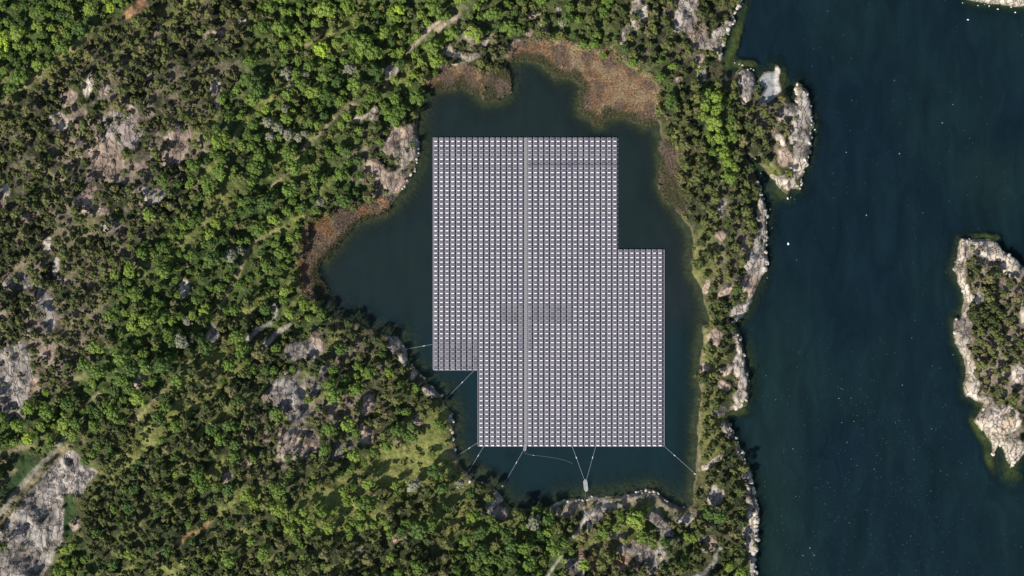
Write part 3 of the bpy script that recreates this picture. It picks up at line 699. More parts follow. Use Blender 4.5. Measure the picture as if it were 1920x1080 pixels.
# ------------------------------------------------------------------ plants: where they stand
dens = 1.0 - .86 * sstep(.3, .8, rock) - .9 * np.maximum(path, np.maximum(soil, pale * 1.3)) - 1.2 * reed - .80 * meadow - .95 * dgreen
dens *= sstep(.8, 3.0, LAND)
dens *= 1 - np.where(GX < 460, .42, np.where(GX > 1250, .40, .66)) * stony * sstep(.35, .6, fbm(GX / 20, GY / 20, 82, 3))
dens = np.clip(dens, 0, 1)
dens *= 1 - .9 * BANK
dens *= .55 + .45 * sstep(.28, .45, GUL)  # thinner growth on some ribs
KEEP = np.maximum(np.maximum(BANK * .9, FRAC * .75), np.maximum(np.maximum(np.maximum(path * .9, reed * .9), soil), np.maximum(pale * 1.6, np.maximum(rock * .78, dgreen))))
PMASK = sd_pale > -3
dens[PMASK] = 0
isl_in = sstep(8, 14, sd_isle + EDGE * 4) * 1.0
dens = np.where(sd_isle > -10, np.maximum(dens * .25, isl_in * (1 - .9 * rock)), dens)
dens[SKM] = 0
grid = {}
CELL = 14.0
def fits(px, py, r, k):
    gi, gj = int(px // CELL), int(py // CELL)
    for i in range(gi - 3, gi + 4):
        for j in range(gj - 3, gj + 4):
            for (x, y, q) in grid.get((i, j), ()):
                m = (r + q) * k
                if (x - px) ** 2 + (y - py) ** 2 < m * m: return False
    return True
def put(px, py, r): grid.setdefault((int(px // CELL), int(py // CELL)), []).append((px, py, r))
PLANTS = []            # kind, tone, px, py, r_px
for t in [('broad','leaf_lime',603,92,15),('broad','leaf_bright',632,82,12),('broad','leaf_lime',748,18,11),('broad','leaf_bright',375,60,7),('broad','leaf_lime',206,12,10),('broad','leaf_green',308,340,14),('broad','leaf_bright',278,403,12),('broad','leaf_bright',216,515,11),
          ('broad','leaf_grey',522,240,11),('broad','leaf_grey',505,256,10),('broad','leaf_grey',540,252,11),('broad','leaf_grey',560,258,9),('broad','leaf_grey',655,128,11),('broad','leaf_grey',574,140,8),('broad','leaf_grey',430,480,12),('broad','leaf_grey',447,470,10),
          ('broad','leaf_bright',345,424,10),('broad','leaf_bright',1194,976,17),('broad','leaf_bright',1096,1060,13),('broad','leaf_green',736,215,18),('broad','leaf_green',752,206,15),('broad','leaf_green',700,100,18),('broad','leaf_green',680,84,20),('broad','leaf_green',660,70,17),
          ('broad','leaf_bright',570,570,14),('broad','leaf_green',668,730,16),('broad','leaf_bright',182,652,15),('broad','leaf_bright',206,592,13),('broad','leaf_dark',1420,490,0.1),('pine','pine_dark',1348,548,0.1),('broad','leaf_dark',1382,540,12),('broad','leaf_dark',1330,960,16),('broad','leaf_dark',1350,972,14),
          ('broad','leaf_bright',1345,205,13),('broad','leaf_bright',1340,232,15),('broad','leaf_bright',1350,258,14),('broad','leaf_bright',1358,285,13),('broad','leaf_bright',1366,305,13),('broad','leaf_bright',1376,318,11),('broad','leaf_green',1372,335,12),('broad','leaf_green',1362,330,11),('pine','pine_dark',592,686,13),('pine','pine_dark',602,676,12),('pine','pine_olive',585,700,12),
          ('pine','pine_dark',660,628,12),('pine','pine_dark',705,634,12),('pine','pine_dark',718,648,11),('broad','leaf_bright',886,968,15),('broad','leaf_bright',600,960,14),('broad','leaf_bright',520,955,16),('broad','leaf_bright',580,985,14),('broad','leaf_bright',545,990,13),('broad','leaf_bright',462,930,14),('broad','leaf_bright',478,945,12)]:
    if t[4] > 1: PLANTS.append(t); put(t[2], t[3], t[4])
def cand(n, x0, x1, y0, y1): return rng.uniform(x0, x1, n), rng.uniform(y0, y1, n)
XR, YR = (-200, 2080), (-200, 1280)
def scatter(n, rfun, kfac, chooser, dmul=1.0):
    cx, cy = cand(n, *XR, *YR)
    d = sample(dens, cx, cy) * dmul; u = rng.random(n)
    bf = sample(broad, cx, cy); br = sample(bright, cx, cy); st = sample(stony, cx, cy); md = sample(meadow, cx, cy); rk_ = sample(rock, cx, cy)
    tn = fbm((.76 * cx - .65 * cy) / 70, (.65 * cx + .76 * cy) / 34, 81, 3)
    for i in np.nonzero(u < d)[0]:
        kind, tone, r = chooser(bf[i], br[i], st[i], md[i], rk_[i], tn[i])
        if kind != 'shrub' or random.random() < .6:
            q = r * .75
            kp = sample(KEEP, cx[i] + q * OFX, cy[i] + q * OFY).max()
            if kp > (.55 if kind != 'shrub' else .75) and random.random() > .06: continue
        if fits(cx[i], cy[i], r, kfac):
            put(cx[i], cy[i], r); PLANTS.append((kind, tone, float(cx[i]), float(cy[i]), r))
OFX = np.array([0, 1, .7, 0, -.7, -1, -.7, 0, .7]); OFY = np.array([0, 0, .7, 1, .7, 0, -.7, -1, -.7])
def pick(ws):
    t = random.random() * sum(w for _, w in ws)
    for k, w in ws:
        t -= w
        if t <= 0: return k
    return ws[-1][0]
def choose_big(bf, br, st, md, rk_, tn):
    if random.random() < bf:
        q = (tn - .5) * 4
        t = pick([('leaf_dark', max(.03, .45 - .9 * br - 1.6 * q)), ('leaf_green', 1.3), ('leaf_bright', max(.03, -.1 + 1.9 * br + 1.6 * q)), ('leaf_lime', .03 * br), ('leaf_grey', .03)])
        return 'broad', t, 8 + 10 * random.random() ** 1.8
    t = pick([('pine_dark', max(.08, .5 + .7 * st + (.5 - tn) * 5)), ('pine_olive', 1.0), ('pine_brown', .10 + .22 * st + max(0, tn - .5))])
    return 'pine', t, (7 + 7 * random.random() ** 1.6) * (1 - .12 * st)
def choose_mid(bf, br, st, md, rk_, tn):
    if random.random() < bf * .8:
        return 'broad', pick([('leaf_dark', .8), ('leaf_green', 1.0), ('leaf_bright', .2 + br), ('leaf_grey', .06)]), random.uniform(6, 9)
    return 'pine', pick([('pine_dark', .7), ('pine_olive', 1.0), ('pine_brown', .2 + .5 * st)]), random.uniform(5, 8)
def choose_shrub(bf, br, st, md, rk_, tn):
    t = pick([('scrub_green', 1.0), ('scrub_yellow', .25 + 1.2 * md + .5 * br), ('scrub_brown', .15 + .5 * st + .3 * rk_), ('leaf_dark', .3 + .5 * bf), ('leaf_bright', .6 * br)])
    return 'shrub', t, random.uniform(3, 6.5)
scatter(34000, None, .79, choose_big, .95)
scatter(14000, None, .84, choose_mid, .55)
dens = np.maximum(dens, np.clip(meadow * .55, 0, 1) * sstep(.8, 2, LAND) * (1 - path) * (1 - reed) * (1 - rock))
dens = np.maximum(dens, (sstep(.4, 1.2, LAND) * (1 - sstep(2.5, 4, LAND)) * (1 - rock) * (1 - reed)) * .8 * (sd_isle < -10))
dens = np.maximum(dens, sstep(1, 2, LAND) * .10 * (1 - pale) * (1 - reed) * (1 - path))
dens[PMASK] = 0; dens[SKM] = 0
scatter(26000, None, .82, choose_shrub, .7)
rng2 = random.Random(3)
def place_all(ps):
    """the photo shows the crown, so stand each trunk where its crown projects to the spot"""
    if not ps: return []
    px = np.array([p[2] for p in ps]); py = np.array([p[3] for p in ps])
    hg = np.array([{'pine': 1.75, 'broad': 1.3, 'shrub': .5}[p[0]] * p[4] * MPP for p in ps])
    x, y, z = ground_at(px, py)
    f = (CAMH - z - hg) / (CAMH - z)
    x, y = x * f, y * f
    return np.stack([x, y, height(x, y) - .05], 1).tolist()

# ------------------------------------------------------------------ landmarks used to describe places
LM = [(226,262,'big bare rock on the northwest hill'),(335,272,'tan rock patch beside the northwest hilltop'),(405,172,'narrow pale rock gully'),(120,80,'straight green track in the far corner'),(70,960,'big grey outcrop in the southwest corner'),
 (20,720,'grey rock field on the western edge'),(100,560,'stony clearing above the western rock field'),(603,92,'lime green tree'),(520,250,'clump of greyish trees'),(640,205,'sandy bend of the forest track'),(455,470,'winding track west of the pond'),
 (505,600,'two pale gravel tracks west of the pond'),(560,735,'grey rocks west of the solar array'),(560,830,'pinkish bare rock southwest of the pond'),(360,1000,'orange earth bank'),(770,860,'yellowish meadow southwest of the array'),(880,900,'southwest corner of the pond'),
 (745,645,'white rock at the western mooring line'),(752,275,'rocky point on the northwest pond shore'),(600,450,'western reed bed'),(860,110,'pale sandy strip north of the pond'),(815,50,'two pale scars on the northern slope'),(985,85,'northern tip of the pond'),
 (1150,140,'northeastern reed bed'),(1200,25,'white rock at the top edge'),(1300,55,'grey rock slabs on the northeast shore'),(1345,250,'bright green row of trees on the isthmus'),(1445,155,'smooth pale flat on the headland'),(1495,260,'white cliff of the headland'),
 (1265,320,'eastern pond shore below the reeds'),(1350,440,'tan rock on the eastern strip'),(1412,500,'grey rock shelf on the eastern coast'),(1390,590,'rounded grey rock point on the coast'),(1340,640,'narrowest part of the eastern strip'),(1390,740,'white rock spur on the coast'),
 (1340,870,'white gully on the southern strip'),(1340,930,'flat grey rock on the southern strip'),(1412,970,'white broken rocks on the southeast coast'),(1240,980,'grey rocks south of the pond'),(1115,960,'grey slab at the southern landing'),(1210,1045,'grey rocks at the bottom edge'),
 (1090,1040,'reddish earth at the bottom edge'),(960,1030,'leafy wood south of the pond'),(620,960,'bright grove in the southern wood'),(1860,480,'northern end of the island'),(1850,640,'middle of the island'),(1880,800,'bare southern end of the island'),(300,600,'mixed wood west of the pond'),(300,860,'southwestern wood'),(1437,400,'boulder-strewn bend of the eastern coast'),(1420,1040,'southernmost cliff of the coast'),(1000,30,'wood at the top edge')]
DIRS = ['north', 'northeast', 'east', 'southeast', 'south', 'southwest', 'west', 'northwest']
ORD = ['first', 'second', 'third', 'fourth', 'fifth', 'sixth', 'seventh', 'eighth', 'ninth', 'tenth', 'eleventh', 'twelfth', 'thirteenth', 'fourteenth', 'fifteenth', 'sixteenth', 'seventeenth', 'eighteenth', 'nineteenth', 'twentieth', 'twenty-first', 'twenty-second', 'twenty-third', 'twenty-fourth', 'twenty-fifth', 'twenty-sixth', 'twenty-seventh', 'twenty-eighth', 'twenty-ninth', 'thirtieth']
def where(px, py):
    k = min(range(len(LM)), key=lambda i: (LM[i][0] - px) ** 2 + (LM[i][1] - py) ** 2)
    a = math.degrees(math.atan2(px - LM[k][0], LM[k][1] - py)) % 360
    return k, DIRS[int((a + 22.5) // 45) % 8], math.hypot(px - LM[k][0], py - LM[k][1])
def describe(items, noun):
    """items: (adjective, px, py); a label for each that singles it out by counting outwards from a landmark"""
    b = {}
    for i, (adj, px, py) in enumerate(items):
        k, d, dist = where(px, py); b.setdefault((adj, k, d), []).append((dist, i))
    out = [None] * len(items)
    for (adj, k, d), l in b.items():
        l.sort()
        for n, (dist, i) in enumerate(l):
            w = f'{adj} {noun}' if len(l) == 1 else f'{ORD[min(n, 29)]} {adj} {noun}'
            if len(w.split()) + len(LM[k][2].split()) > 12: w = w.replace('large ', '')
            out[i] = f'{w} {d} of the {LM[k][2]}' + (', counting outwards' if len(l) > 1 and len(w.split()) + len(LM[k][2].split()) < 11 else '')
    return out

# ------------------------------------------------------------------ plants: single ones and the mass
inv = lambda p: 4 < p[2] < 1916 and 4 < p[3] < 1076
rest = {'pine': [], 'broad': [], 'shrub': []}
NAMES = {'pine': ('pine_tree', 'pine', 'pine tree', 'pines of the rocky woods'), 'broad': ('broadleaf_tree', 'leafy tree', 'broadleaf tree', 'leafy trees round the pond'), 'shrub': ('shrub', 'shrub', 'shrub', 'low shrubs between the trees')}
for kind in ('pine', 'broad', 'shrub'):
    ps = sorted([p for p in PLANTS if p[0] == kind], key=lambda p: (-inv(p), -p[4]))
    single, rest[kind] = ps[:300], ps[300:]
    nm, noun, cat, grp = NAMES[kind]
    labs = describe([('large ' + TONES[p[1]][0], p[2], p[3]) for p in single], noun)
    pos = place_all(single)
    for i, p in enumerate(single):
        x, y, z = pos[i]; s = i % NSH; sc = p[4] * MPP
        rz = rng2.uniform(0, 6.28); zs = rng2.uniform(.85, 1.15)
        if kind == 'shrub':
            o = link(nm, WHOLE[kind, p[1], s], None, (x, y, z), rz, (sc, sc, sc * zs))
        else:
            o = link(nm, None, None, (x, y, z), rz, (sc * rng2.uniform(.85, 1.15), sc * rng2.uniform(.85, 1.15), sc * zs)); o.empty_display_size = .5
            link('trunk', TRUNK[kind, s], o); link('crown', CROWN[kind, p[1], s], o)
        tag(o, labs[i], cat, grp)

def instancer(name, pts, rots, scls, ids, meshes, label, kind='stuff', zs=None):
    """one mass of plants: a point mesh whose points carry the plant shapes"""
    pc = bpy.data.collections.new(name + '_shapes')
    for i, me in enumerate(meshes):
        pc.objects.link(bpy.data.objects.new(f'{name}_shape_{i:03d}', me))
    me = bpy.data.meshes.new(name)
    me.vertices.add(len(pts)); me.vertices.foreach_set('co', np.asarray(pts, np.float32).ravel())
    a = me.attributes.new('rot', 'FLOAT_VECTOR', 'POINT'); a.data.foreach_set('vector', np.asarray(rots, np.float32).ravel())
    a = me.attributes.new('scl', 'FLOAT_VECTOR', 'POINT'); a.data.foreach_set('vector', np.asarray(scls, np.float32).ravel())
    a = me.attributes.new('idx', 'INT', 'POINT'); a.data.foreach_set('value', np.asarray(ids, np.int32))
    o = link(name, me)
    g = bpy.data.node_groups.new(name + '_nodes', 'GeometryNodeTree')
    g.interface.new_socket('Geometry', in_out='INPUT', socket_type='NodeSocketGeometry')
    g.interface.new_socket('Geometry', in_out='OUTPUT', socket_type='NodeSocketGeometry')
    gi = g.nodes.new('NodeGroupInput'); go = g.nodes.new('NodeGroupOutput')
    ci = g.nodes.new('GeometryNodeCollectionInfo'); ci.inputs['Collection'].default_value = pc
    ci.inputs['Separate Children'].default_value = True; ci.inputs['Reset Children'].default_value = True
    ip = g.nodes.new('GeometryNodeInstanceOnPoints'); ip.inputs['Pick Instance'].default_value = True
    def na(nm, t):
        n = g.nodes.new('GeometryNodeInputNamedAttribute'); n.data_type = t; n.inputs['Name'].default_value = nm
        return n.outputs['Attribute']
    g.links.new(gi.outputs[0], ip.inputs['Points']); g.links.new(ci.outputs[0], ip.inputs['Instance'])
    g.links.new(na('idx', 'INT'), ip.inputs['Instance Index'])
    er = g.nodes.new('FunctionNodeEulerToRotation')
    g.links.new(na('rot', 'FLOAT_VECTOR'), er.inputs[0]); g.links.new(er.outputs[0], ip.inputs['Rotation'])
    g.links.new(na('scl', 'FLOAT_VECTOR'), ip.inputs['Scale'])
    g.links.new(ip.outputs[0], go.inputs[0])
    md = o.modifiers.new('plants', 'NODES'); md.node_group = g
    return tag(o, label, None, None, kind)

for kind, nm, lab in (('pine', 'pine_forest', 'mass of smaller olive pines filling the rocky slopes'), ('broad', 'leafy_woods', 'mass of smaller green leafy trees in the woods'), ('shrub', 'scrub_undergrowth', 'mass of low scrub between the trees')):
    keys = [(t, s) for t in PROTO[kind] for s in range(NSH)]
    ki = {k: i for i, k in enumerate(keys)}
    P, R_, Sx, I = [], [], [], []
    for p, (x, y, z) in zip(rest[kind], place_all(rest[kind])):
        sc = p[4] * MPP; zs = rng2.uniform(.85, 1.15)
        P.append((x, y, z)); R_.append((rng2.uniform(-.06, .06), rng2.uniform(-.06, .06), rng2.uniform(0, 6.28))); Sx.append((sc * rng2.uniform(.82, 1.18), sc * rng2.uniform(.82, 1.18), sc * zs)); I.append(ki[p[1], rng2.randrange(NSH)])
    instancer(nm, P, R_, Sx, I, [WHOLE[kind, t, s] for t, s in keys], lab)
    print(nm, len(rest[kind]))

# ------------------------------------------------------------------ reeds
def reed_np(seed, n=26):
    r = np.random.default_rng(seed); V_, F_ = [], []
    for k in range(n):
        a = r.uniform(0, 6.28); q = math.sqrt(r.random()) * .75; x, y = q * math.cos(a), q * math.sin(a)
        h = r.uniform(.7, 1.5); lx, ly = r.normal(0, .35, 2); w = r.uniform(.03, .07); d = r.uniform(0, 3.14)
        dx, dy = w * math.cos(d), w * math.sin(d); b = len(V_)
        V_ += [(x - dx, y - dy, 0), (x + dx, y + dy, 0), (x + lx * .5 + dx, y + ly * .5 + dy, h * .7), (x + lx * .5 - dx, y + ly * .5 - dy, h * .7),
               (x + lx * 1.2 + dx * .3, y + ly * 1.2 + dy * .3, h), (x + lx * 1.2 - dx * .3, y + ly * 1.2 - dy * .3, h)]
        F_ += [(b, b + 1, b + 2, b + 3), (b + 3, b + 2, b + 4, b + 5)]
    return np.array(V_), np.array(F_)
simple('reed_pale', (.50, .39, .25), .8, var=.3, scale=.05)
simple('reed_rust', (.45, .27, .145), .8, var=.3, scale=.05)
reed_sh = []
for mt in ('reed_stem', 'reed_rust', 'reed_pale', 'reed_dull'):
    for s in range(2):
        v, f = reed_np(s + 300); reed_sh.append(mesh_np('reed_tuft', v, f, [mt]))
for nm, poly, lab, n in (('reed_bed', 'west', 'pinkish brown dry reed bed on the western pond shore', 5200), ('reed_bed', 'north', 'small rusty reed bed in the northern corner of the pond', 2000), ('reed_bed', 'northeast', 'large rusty orange reed bed along the northeastern pond shore', 7000), ('reed_bed', 'east', 'dull olive reed fringe on the eastern pond shore', 1600), ('reed_bed', 'clump', 'dull grey green clump of water plants in the northern bay', 1300)):
    pl = REEDS[poly]; x0, x1 = min(p[0] for p in pl) - 6, max(p[0] for p in pl) + 6; y0, y1 = min(p[1] for p in pl) - 6, max(p[1] for p in pl) + 6
    sdp = poly_sdf(pl, 6)
    cx, cy = cand(n * 2, x0, x1, y0, y1)
    m = (sample(sdp, cx, cy) > rng.uniform(-9, 9, n * 2)); cx, cy = cx[m], cy[m]
    nn = (fbm(cx / 20, cy / 20, 91, 3) - .5) * 1.5 + .5 + rng.normal(0, .07, len(cx)); lw = sample(LAND, cx, cy)
    ids = np.where(lw < 1.6 + 4.5 * (nn - .5), 6, np.where(nn < .44, 0, np.where(nn < .62, 2, 4))) + rng.integers(0, 2, len(cx))
    if poly == 'west': ids = np.where(lw < .5, 6, np.where(nn < .5, 0, np.where(nn < .6, 4, 2))) + rng.integers(0, 2, len(cx))
    if poly in ('east', 'clump'): ids = np.where(nn < .62, 6, 0) + rng.integers(0, 2, len(cx))
    gx, gy, gz = ground_at(cx, cy)
    pts = np.stack([gx, gy, np.maximum(gz, -.1)], 1)
    sc = rng.uniform(.75, 1.35, len(cx)); rots = np.stack([np.zeros(len(cx)), np.zeros(len(cx)), rng.uniform(0, 6.28, len(cx))], 1)
    instancer(nm, pts, rots, np.stack([sc, sc, sc], 1), ids, reed_sh, lab)

# ------------------------------------------------------------------ boulders
simple('boulder_pale', (.44, .39, .33), .85, var=.3, scale=1.2)
simple('boulder_grey', (.24, .225, .215), .85, var=.35, scale=1.2)
simple('boulder_white', (.78, .77, .74), .8, var=.12, scale=1.2)
def boulder_mesh(seed, m, flat=.6):
    bm = bmesh.new(); bmesh.ops.create_icosphere(bm, subdivisions=2, radius=1)
    r = random.Random(seed)
    pl = [(Vector((r.gauss(0, 1), r.gauss(0, 1), r.gauss(0, .8))).normalized(), r.uniform(.62, .9)) for _ in range(11)]
    for v in bm.verts:
        for n, d in pl:
            k = v.co.dot(n)
            if k > d: v.co -= n * (k - d)
        v.co.z *= flat; v.co.x *= 1.15
    me = bpy.data.meshes.new('boulder'); bm.to_mesh(me); bm.free(); me.materials.append(MATS[m]); return me
BM = {m: [boulder_mesh(i * 7 + j, m, .5 + .1 * (i % 3)) for i in range(4)] for j, m in enumerate(('boulder_pale', 'boulder_grey', 'boulder_white'))}
bould = []
for px, py, r in [(1805,5,1.7),(1834,10,1.9),(1847,8,1.3),(1855,11,1.8),(1871,17,1.9),(1896,13,1.8),(1904,23,2.2),(1815,37,2.0)]: bould.append(('boulder_white', px, py, r, 'white sea'))
for px, py, r in [(1527,243,3),(1526,231,2),(1521,234,1.6),(1509,300,3),(1477,372,2.4),(1490,374,1.4),(1490,380,1.3),(1483,370,1.2),(1440,307,1.8),(1427,325,1.7),(1416,298,1.3),(1393,7,1.7),(1387,12,1.4),(1444,392,1.3),(1448,427,1.2),(1439,521,1.4),(1404,714,1.9),(1910,842,1.6)]: bould.append(('boulder_white', px, py, r, 'white shore'))
bould.append(('boulder_pale', 1183, 212, 3.6, 'round cream'))
for px, py, r in [(1378,118,2.2),(1386,120,2),(1392,122,2.4),(1402,131,2.5),(1408,129,2.2),(1413,131,2.2),(1394,94,1.2),(1388,117,1.5)]: bould.append(('boulder_pale', px, py, r, 'half sunken cream'))
def along(poly, seg, n, m, adj, rr, off=(-1.5, 4)):
    pts = [p for p in poly if seg[0] <= p[0] <= seg[1] and seg[2] <= p[1] <= seg[3]]
    for _ in range(n):
        k = random.randrange(len(pts) - 1); t = random.random(); (ax, ay), (bx, by) = pts[k], pts[k + 1]
        if math.hypot(bx - ax, by - ay) > 60: continue
        px, py = ax + (bx - ax) * t, ay + (by - ay) * t
        q = random.uniform(*off)
        best = max(((sample(LAND, px + q * math.cos(a), py + q * math.sin(a)), a) for a in np.arange(0, 6.28, .5)))[1]
        bould.append((m if random.random() < .75 else random.choice(['boulder_grey', 'boulder_pale']), px + q * math.cos(best), py + q * math.sin(best), random.uniform(*rr), adj))
along(COAST, (1420, 1450, 340, 560), 34, 'boulder_pale', 'pale', (2, 4.5))
along(COAST, (1395, 1430, 880, 1080), 34, 'boulder_pale', 'pale', (2.5, 6))
along(COAST, (1340, 1395, 0, 125), 22, 'boulder_pale', 'pale', (2.2, 5))
along(COAST, (1475, 1530, 150, 365), 30, 'boulder_pale', 'pale', (2, 4.5))
along(COAST, (1370, 1410, 600, 770), 20, 'boulder_pale', 'pale', (2, 5))
along(COAST, (1360, 1412, 780, 880), 14, 'boulder_pale', 'pale', (2, 4.5))
along(ISLE, (1780, 1922, 440, 880), 30, 'boulder_pale', 'pale', (2, 4.5), (0, 5))
along(POND, (1030, 1300, 915, 956), 26, 'boulder_pale', 'pale', (1.6, 3.6))
along(POND, (715, 860, 628, 850), 16, 'boulder_pale', 'pale', (2, 4.2))
along(POND, (740, 792, 230, 372), 14, 'boulder_pale', 'pale', (2, 4))
bould = bould[:298]
labs = describe([(b[4], b[1], b[2]) for b in bould], 'boulder')
for b, lab in zip(bould, labs):
    x, y, z = [float(v) for v in ground_at(b[1], b[2])]
    s = b[3] * MPP
    o = link('boulder', random.choice(BM[b[0]]), None, (x, y, max(z, -.25) + s * .12), random.uniform(0, 6.28), (s, s * random.uniform(.7, 1), s))
    tag(o, lab, 'boulder', 'boulders along the shores')

# ------------------------------------------------------------------ floating solar array
simple('panel_glass', (.098, .095, .110), .28, var=.10, scale=.05, spec=.6)
simple('panel_frame', (.275, .26, .295), .4, .3)
simple('float_white', (.78, .76, .81), .5)
simple('float_grey', (.215, .20, .228), .6, var=.12, scale=.08)
simple('float_dark', (.035, .032, .045), .6)
simple('walk_plank', (.225, .218, .225), .7, var=.2, scale=.7)
PX, PY = 10.62, 8.377
CWX, CWY = PX * MPP, PY * MPP
COLX = [813 + i * PX for i in range(16)] + [989.2 + i * PX for i in range(24)]     # left edge of each column
Y0PX = 258.2
def rows(c): return (0 if c < 32 else 25, 52 if c < 8 else 69)
arr = link('floating_solar_array', None, None, (0, 0, 0)); arr.empty_display_size = 5
tag(arr, 'large stepped floating solar array of grey panels in the middle of the pond', 'solar array')
ZF = .32
def panel_mb(bar, mb=None, ox=0, oy=0, oz=0, jit=0.0, g=1, blk=False):
    """one panel unit, origin at its top-left corner on the float deck"""
    mb = mb or MB()
    w = CWX
    t = .16 + jit
    # tilted panel: frame with the glass let in
    x0, x1, ya, yb = ox + .18, ox + 1.90, oy - CWY + .54, oy - .04
    if not bar:
        ya = oy - CWY + .40
        dk = blk and .19 or .13
        mb.box(ox + .03, ox + 2.05, oy - CWY + .03, oy - CWY + dk, oz - .02, oz + .012, 2)
        mb.box(ox + .36, ox + 1.8, oy - CWY + dk + .02, oy - CWY + .38 - (blk and .04 or 0), oz + .2, oz + .30, 3)
    mb.box(x0, x1, ya, yb, oz + .22, oz + .27, 0, t)
    xm = (x0 + x1) / 2
    mb.box(x0 + .13, xm - .035, ya + .10, yb - .10, oz + .262, oz + .275, g, t)
    mb.box(xm + .035, x1 - .13, ya + .10, yb - .10, oz + .262, oz + .275, g, t)
    return mb
def bar_mb(mb=None, ox=0, oy=0, oz=0):
    mb = mb or MB()
    mb.box(ox + .44, ox + 1.68, oy - CWY + .06, oy - CWY + .48, oz + .10, oz + .26, 0, .42)
    return mb
simple('panel_glass_dull', (.122, .117, .122), .35, var=.10, scale=.05, spec=.5)
simple('panel_glass_deep', (.074, .074, .092), .22, var=.10, scale=.05, spec=.6)
PMATS = ['panel_frame', 'panel_glass', 'float_dark', 'float_white', 'panel_glass_dull', 'panel_glass_deep']
GL = [1, 1, 4, 5]
PM_BAR = [panel_mb(True, g=g, jit=random.uniform(-.02, .02)).mesh('solar_panel', PMATS) for g in GL]
PM_BLOCK = [panel_mb(False, g=g, blk=True).mesh('solar_panel', PMATS) for g in GL]
PM_PLAIN = [panel_mb(False, g=g).mesh('solar_panel', PMATS) for g in GL]
BAR = bar_mb().mesh('white_float', ['float_white'])
def has_bar(c, r):
    y = Y0PX + r * PY; x = COLX[c]
    if 940 < x < 1068 and 566 < y < 600: return False
    if 970 < x < 992 and 598 < y < 650: return False
    if x < 892 and y > 628: return False
    if r in (2, 3): return False
    if r == 6 or (r == 5 and x > 989): return False
    return True
cells = [(c, r) for c in range(40) for r in range(*rows(c))]
cpos = lambda c, r: ((COLX[c] - 960) * MPP, (540 - (Y0PX + r * PY)) * MPP)
cells.sort(key=lambda q: (cpos(*q)[0] + 1.3) ** 2 + (cpos(*q)[1] - 1) ** 2)
for c, r in cells[:300]:
    x, y = cpos(c, r); hb = has_bar(c, r)
    o = link('solar_panel', random.choice(PM_BAR if hb else PM_PLAIN if r < 8 else PM_BLOCK), arr, (x, y, ZF))
    if hb: link('white_float', BAR, o)
mb1, mb2 = MB(), MB()
for c, r in cells[300:]:
    x, y = cpos(c, r); hb = has_bar(c, r)
    panel_mb(hb, mb1, x, y, ZF, random.uniform(-.02, .02), random.choice(GL), r >= 8)
    if hb: bar_mb(mb2, x, y, ZF)
tag(link('solar_panel_field', mb1.mesh('solar_panel_field', PMATS), arr), kind='stuff')
tag(link('white_float_field', mb2.mesh('white_float_field', ['float_white']), arr), kind='stuff')
# one long float strip under each column of panels, dark service gap beside it
for c in range(40):
    r0, r1 = rows(c); x, yt = cpos(c, r0); yb = cpos(c, r1)[1]
    mb = MB()
    mb.box(x + .02, x + 2.06, yb, yt, -.10, ZF, 0)
    for r in range(r0, r1):                      # low cross links to the next strip
        yy = cpos(c, r)[1]
        mb.box(x + 2.06, x + CWX + .02, yy - .92, yy - .72, .02, .14, 0)
        mb.box(x + 2.06, x + CWX + .02, yy - CWY + .02, yy - CWY + .10, .02, .14, 1)
    link('float_strip', mb.mesh('float_strip', ['float_grey', 'float_dark']), arr)
    mb = MB(); mb.box(x + 2.065, x + CWX + .015, yb + .02, yt - .02, -.06, .015, 0)
    link('service_gap', mb.mesh('service_gap', ['float_dark']), arr)
xe = (COLX[39] + 10.2 - 960) * MPP
# walkway down the middle and its ramp at the southern end
wxl, wxr = (982.6 - 960) * MPP, (988.6 - 960) * MPP
ytop, ybot = (540 - 258.2) * MPP, (540 - 835.5) * MPP
nb = 150
pk_me = None
wk = link('walkway', None, arr); wk.empty_display_size = 1
mb = MB(); mb.box(wxl + .12, wxr - .12, ybot, ytop, -.08, ZF - .02, 0)
link('walkway_float', mb.mesh('walkway_float', ['float_dark']), wk)
L = (ytop - ybot) / nb
mb = MB(); mb.box(wxl, wxr, -L * .46, L * .46, 0, .10, 0); pk_me = mb.mesh('plank', ['walk_plank'])
for k in range(nb):
    link('plank', pk_me, wk, (0, ytop - (k + .5) * L, ZF + random.uniform(.0, .02)))
mb = MB(); mb.box(-.72, .72, -3.4, 0, 0, .14, 0)
for k in range(9): mb.box(-.70, .70, -3.3 + k * .37, -3.06 + k * .37, .14, .17, 0)
rp = link('ramp', mb.mesh('ramp', ['walk_plank']), arr, ((985.6 - 960) * MPP, (540 - 831) * MPP, ZF + .13), math.radians(-9))
mb = MB(); mb.box(-.55, .55, -.9, 0, -.3, .05, 0)
link('ramp_hinge', mb.mesh('ramp_hinge', ['float_dark']), arr, ((983.2 - 960) * MPP, (540 - 843.6) * MPP, ZF - .12), math.radians(-9))
mb = MB(); mb.box((989.4 - 960) * MPP, (1158.6 - 960) * MPP, -.14, .14, ZF + .30, ZF + .40, 0)  # added dark strip standing in for the seam between two panel rows
link('seam_strip', mb.mesh('seam_strip', ['float_dark']), arr, (0, (540 - (Y0PX + 6 * PY)) * MPP, .06))
# edge rails
for nm, x0, x1, y0, y1 in (('edge_rail', 897, 982, 835.6, 836.8), ('edge_rail', 990, 1245, 835.6, 836.8), ('edge_rail', 813, 897, 693.4, 694.4), ('edge_rail', 1244.6, 1245.8, 468, 836), ('edge_rail', 811.6, 812.8, 258, 693), ('edge_rail', 895.6, 896.6, 695, 836)):
    mb = MB(); mb.box((x0 - 960) * MPP, (x1 - 960) * MPP, (540 - y1) * MPP, (540 - y0) * MPP, -.05, ZF + .12, 0)
    link(nm, mb.mesh(nm, ['panel_frame']), arr)

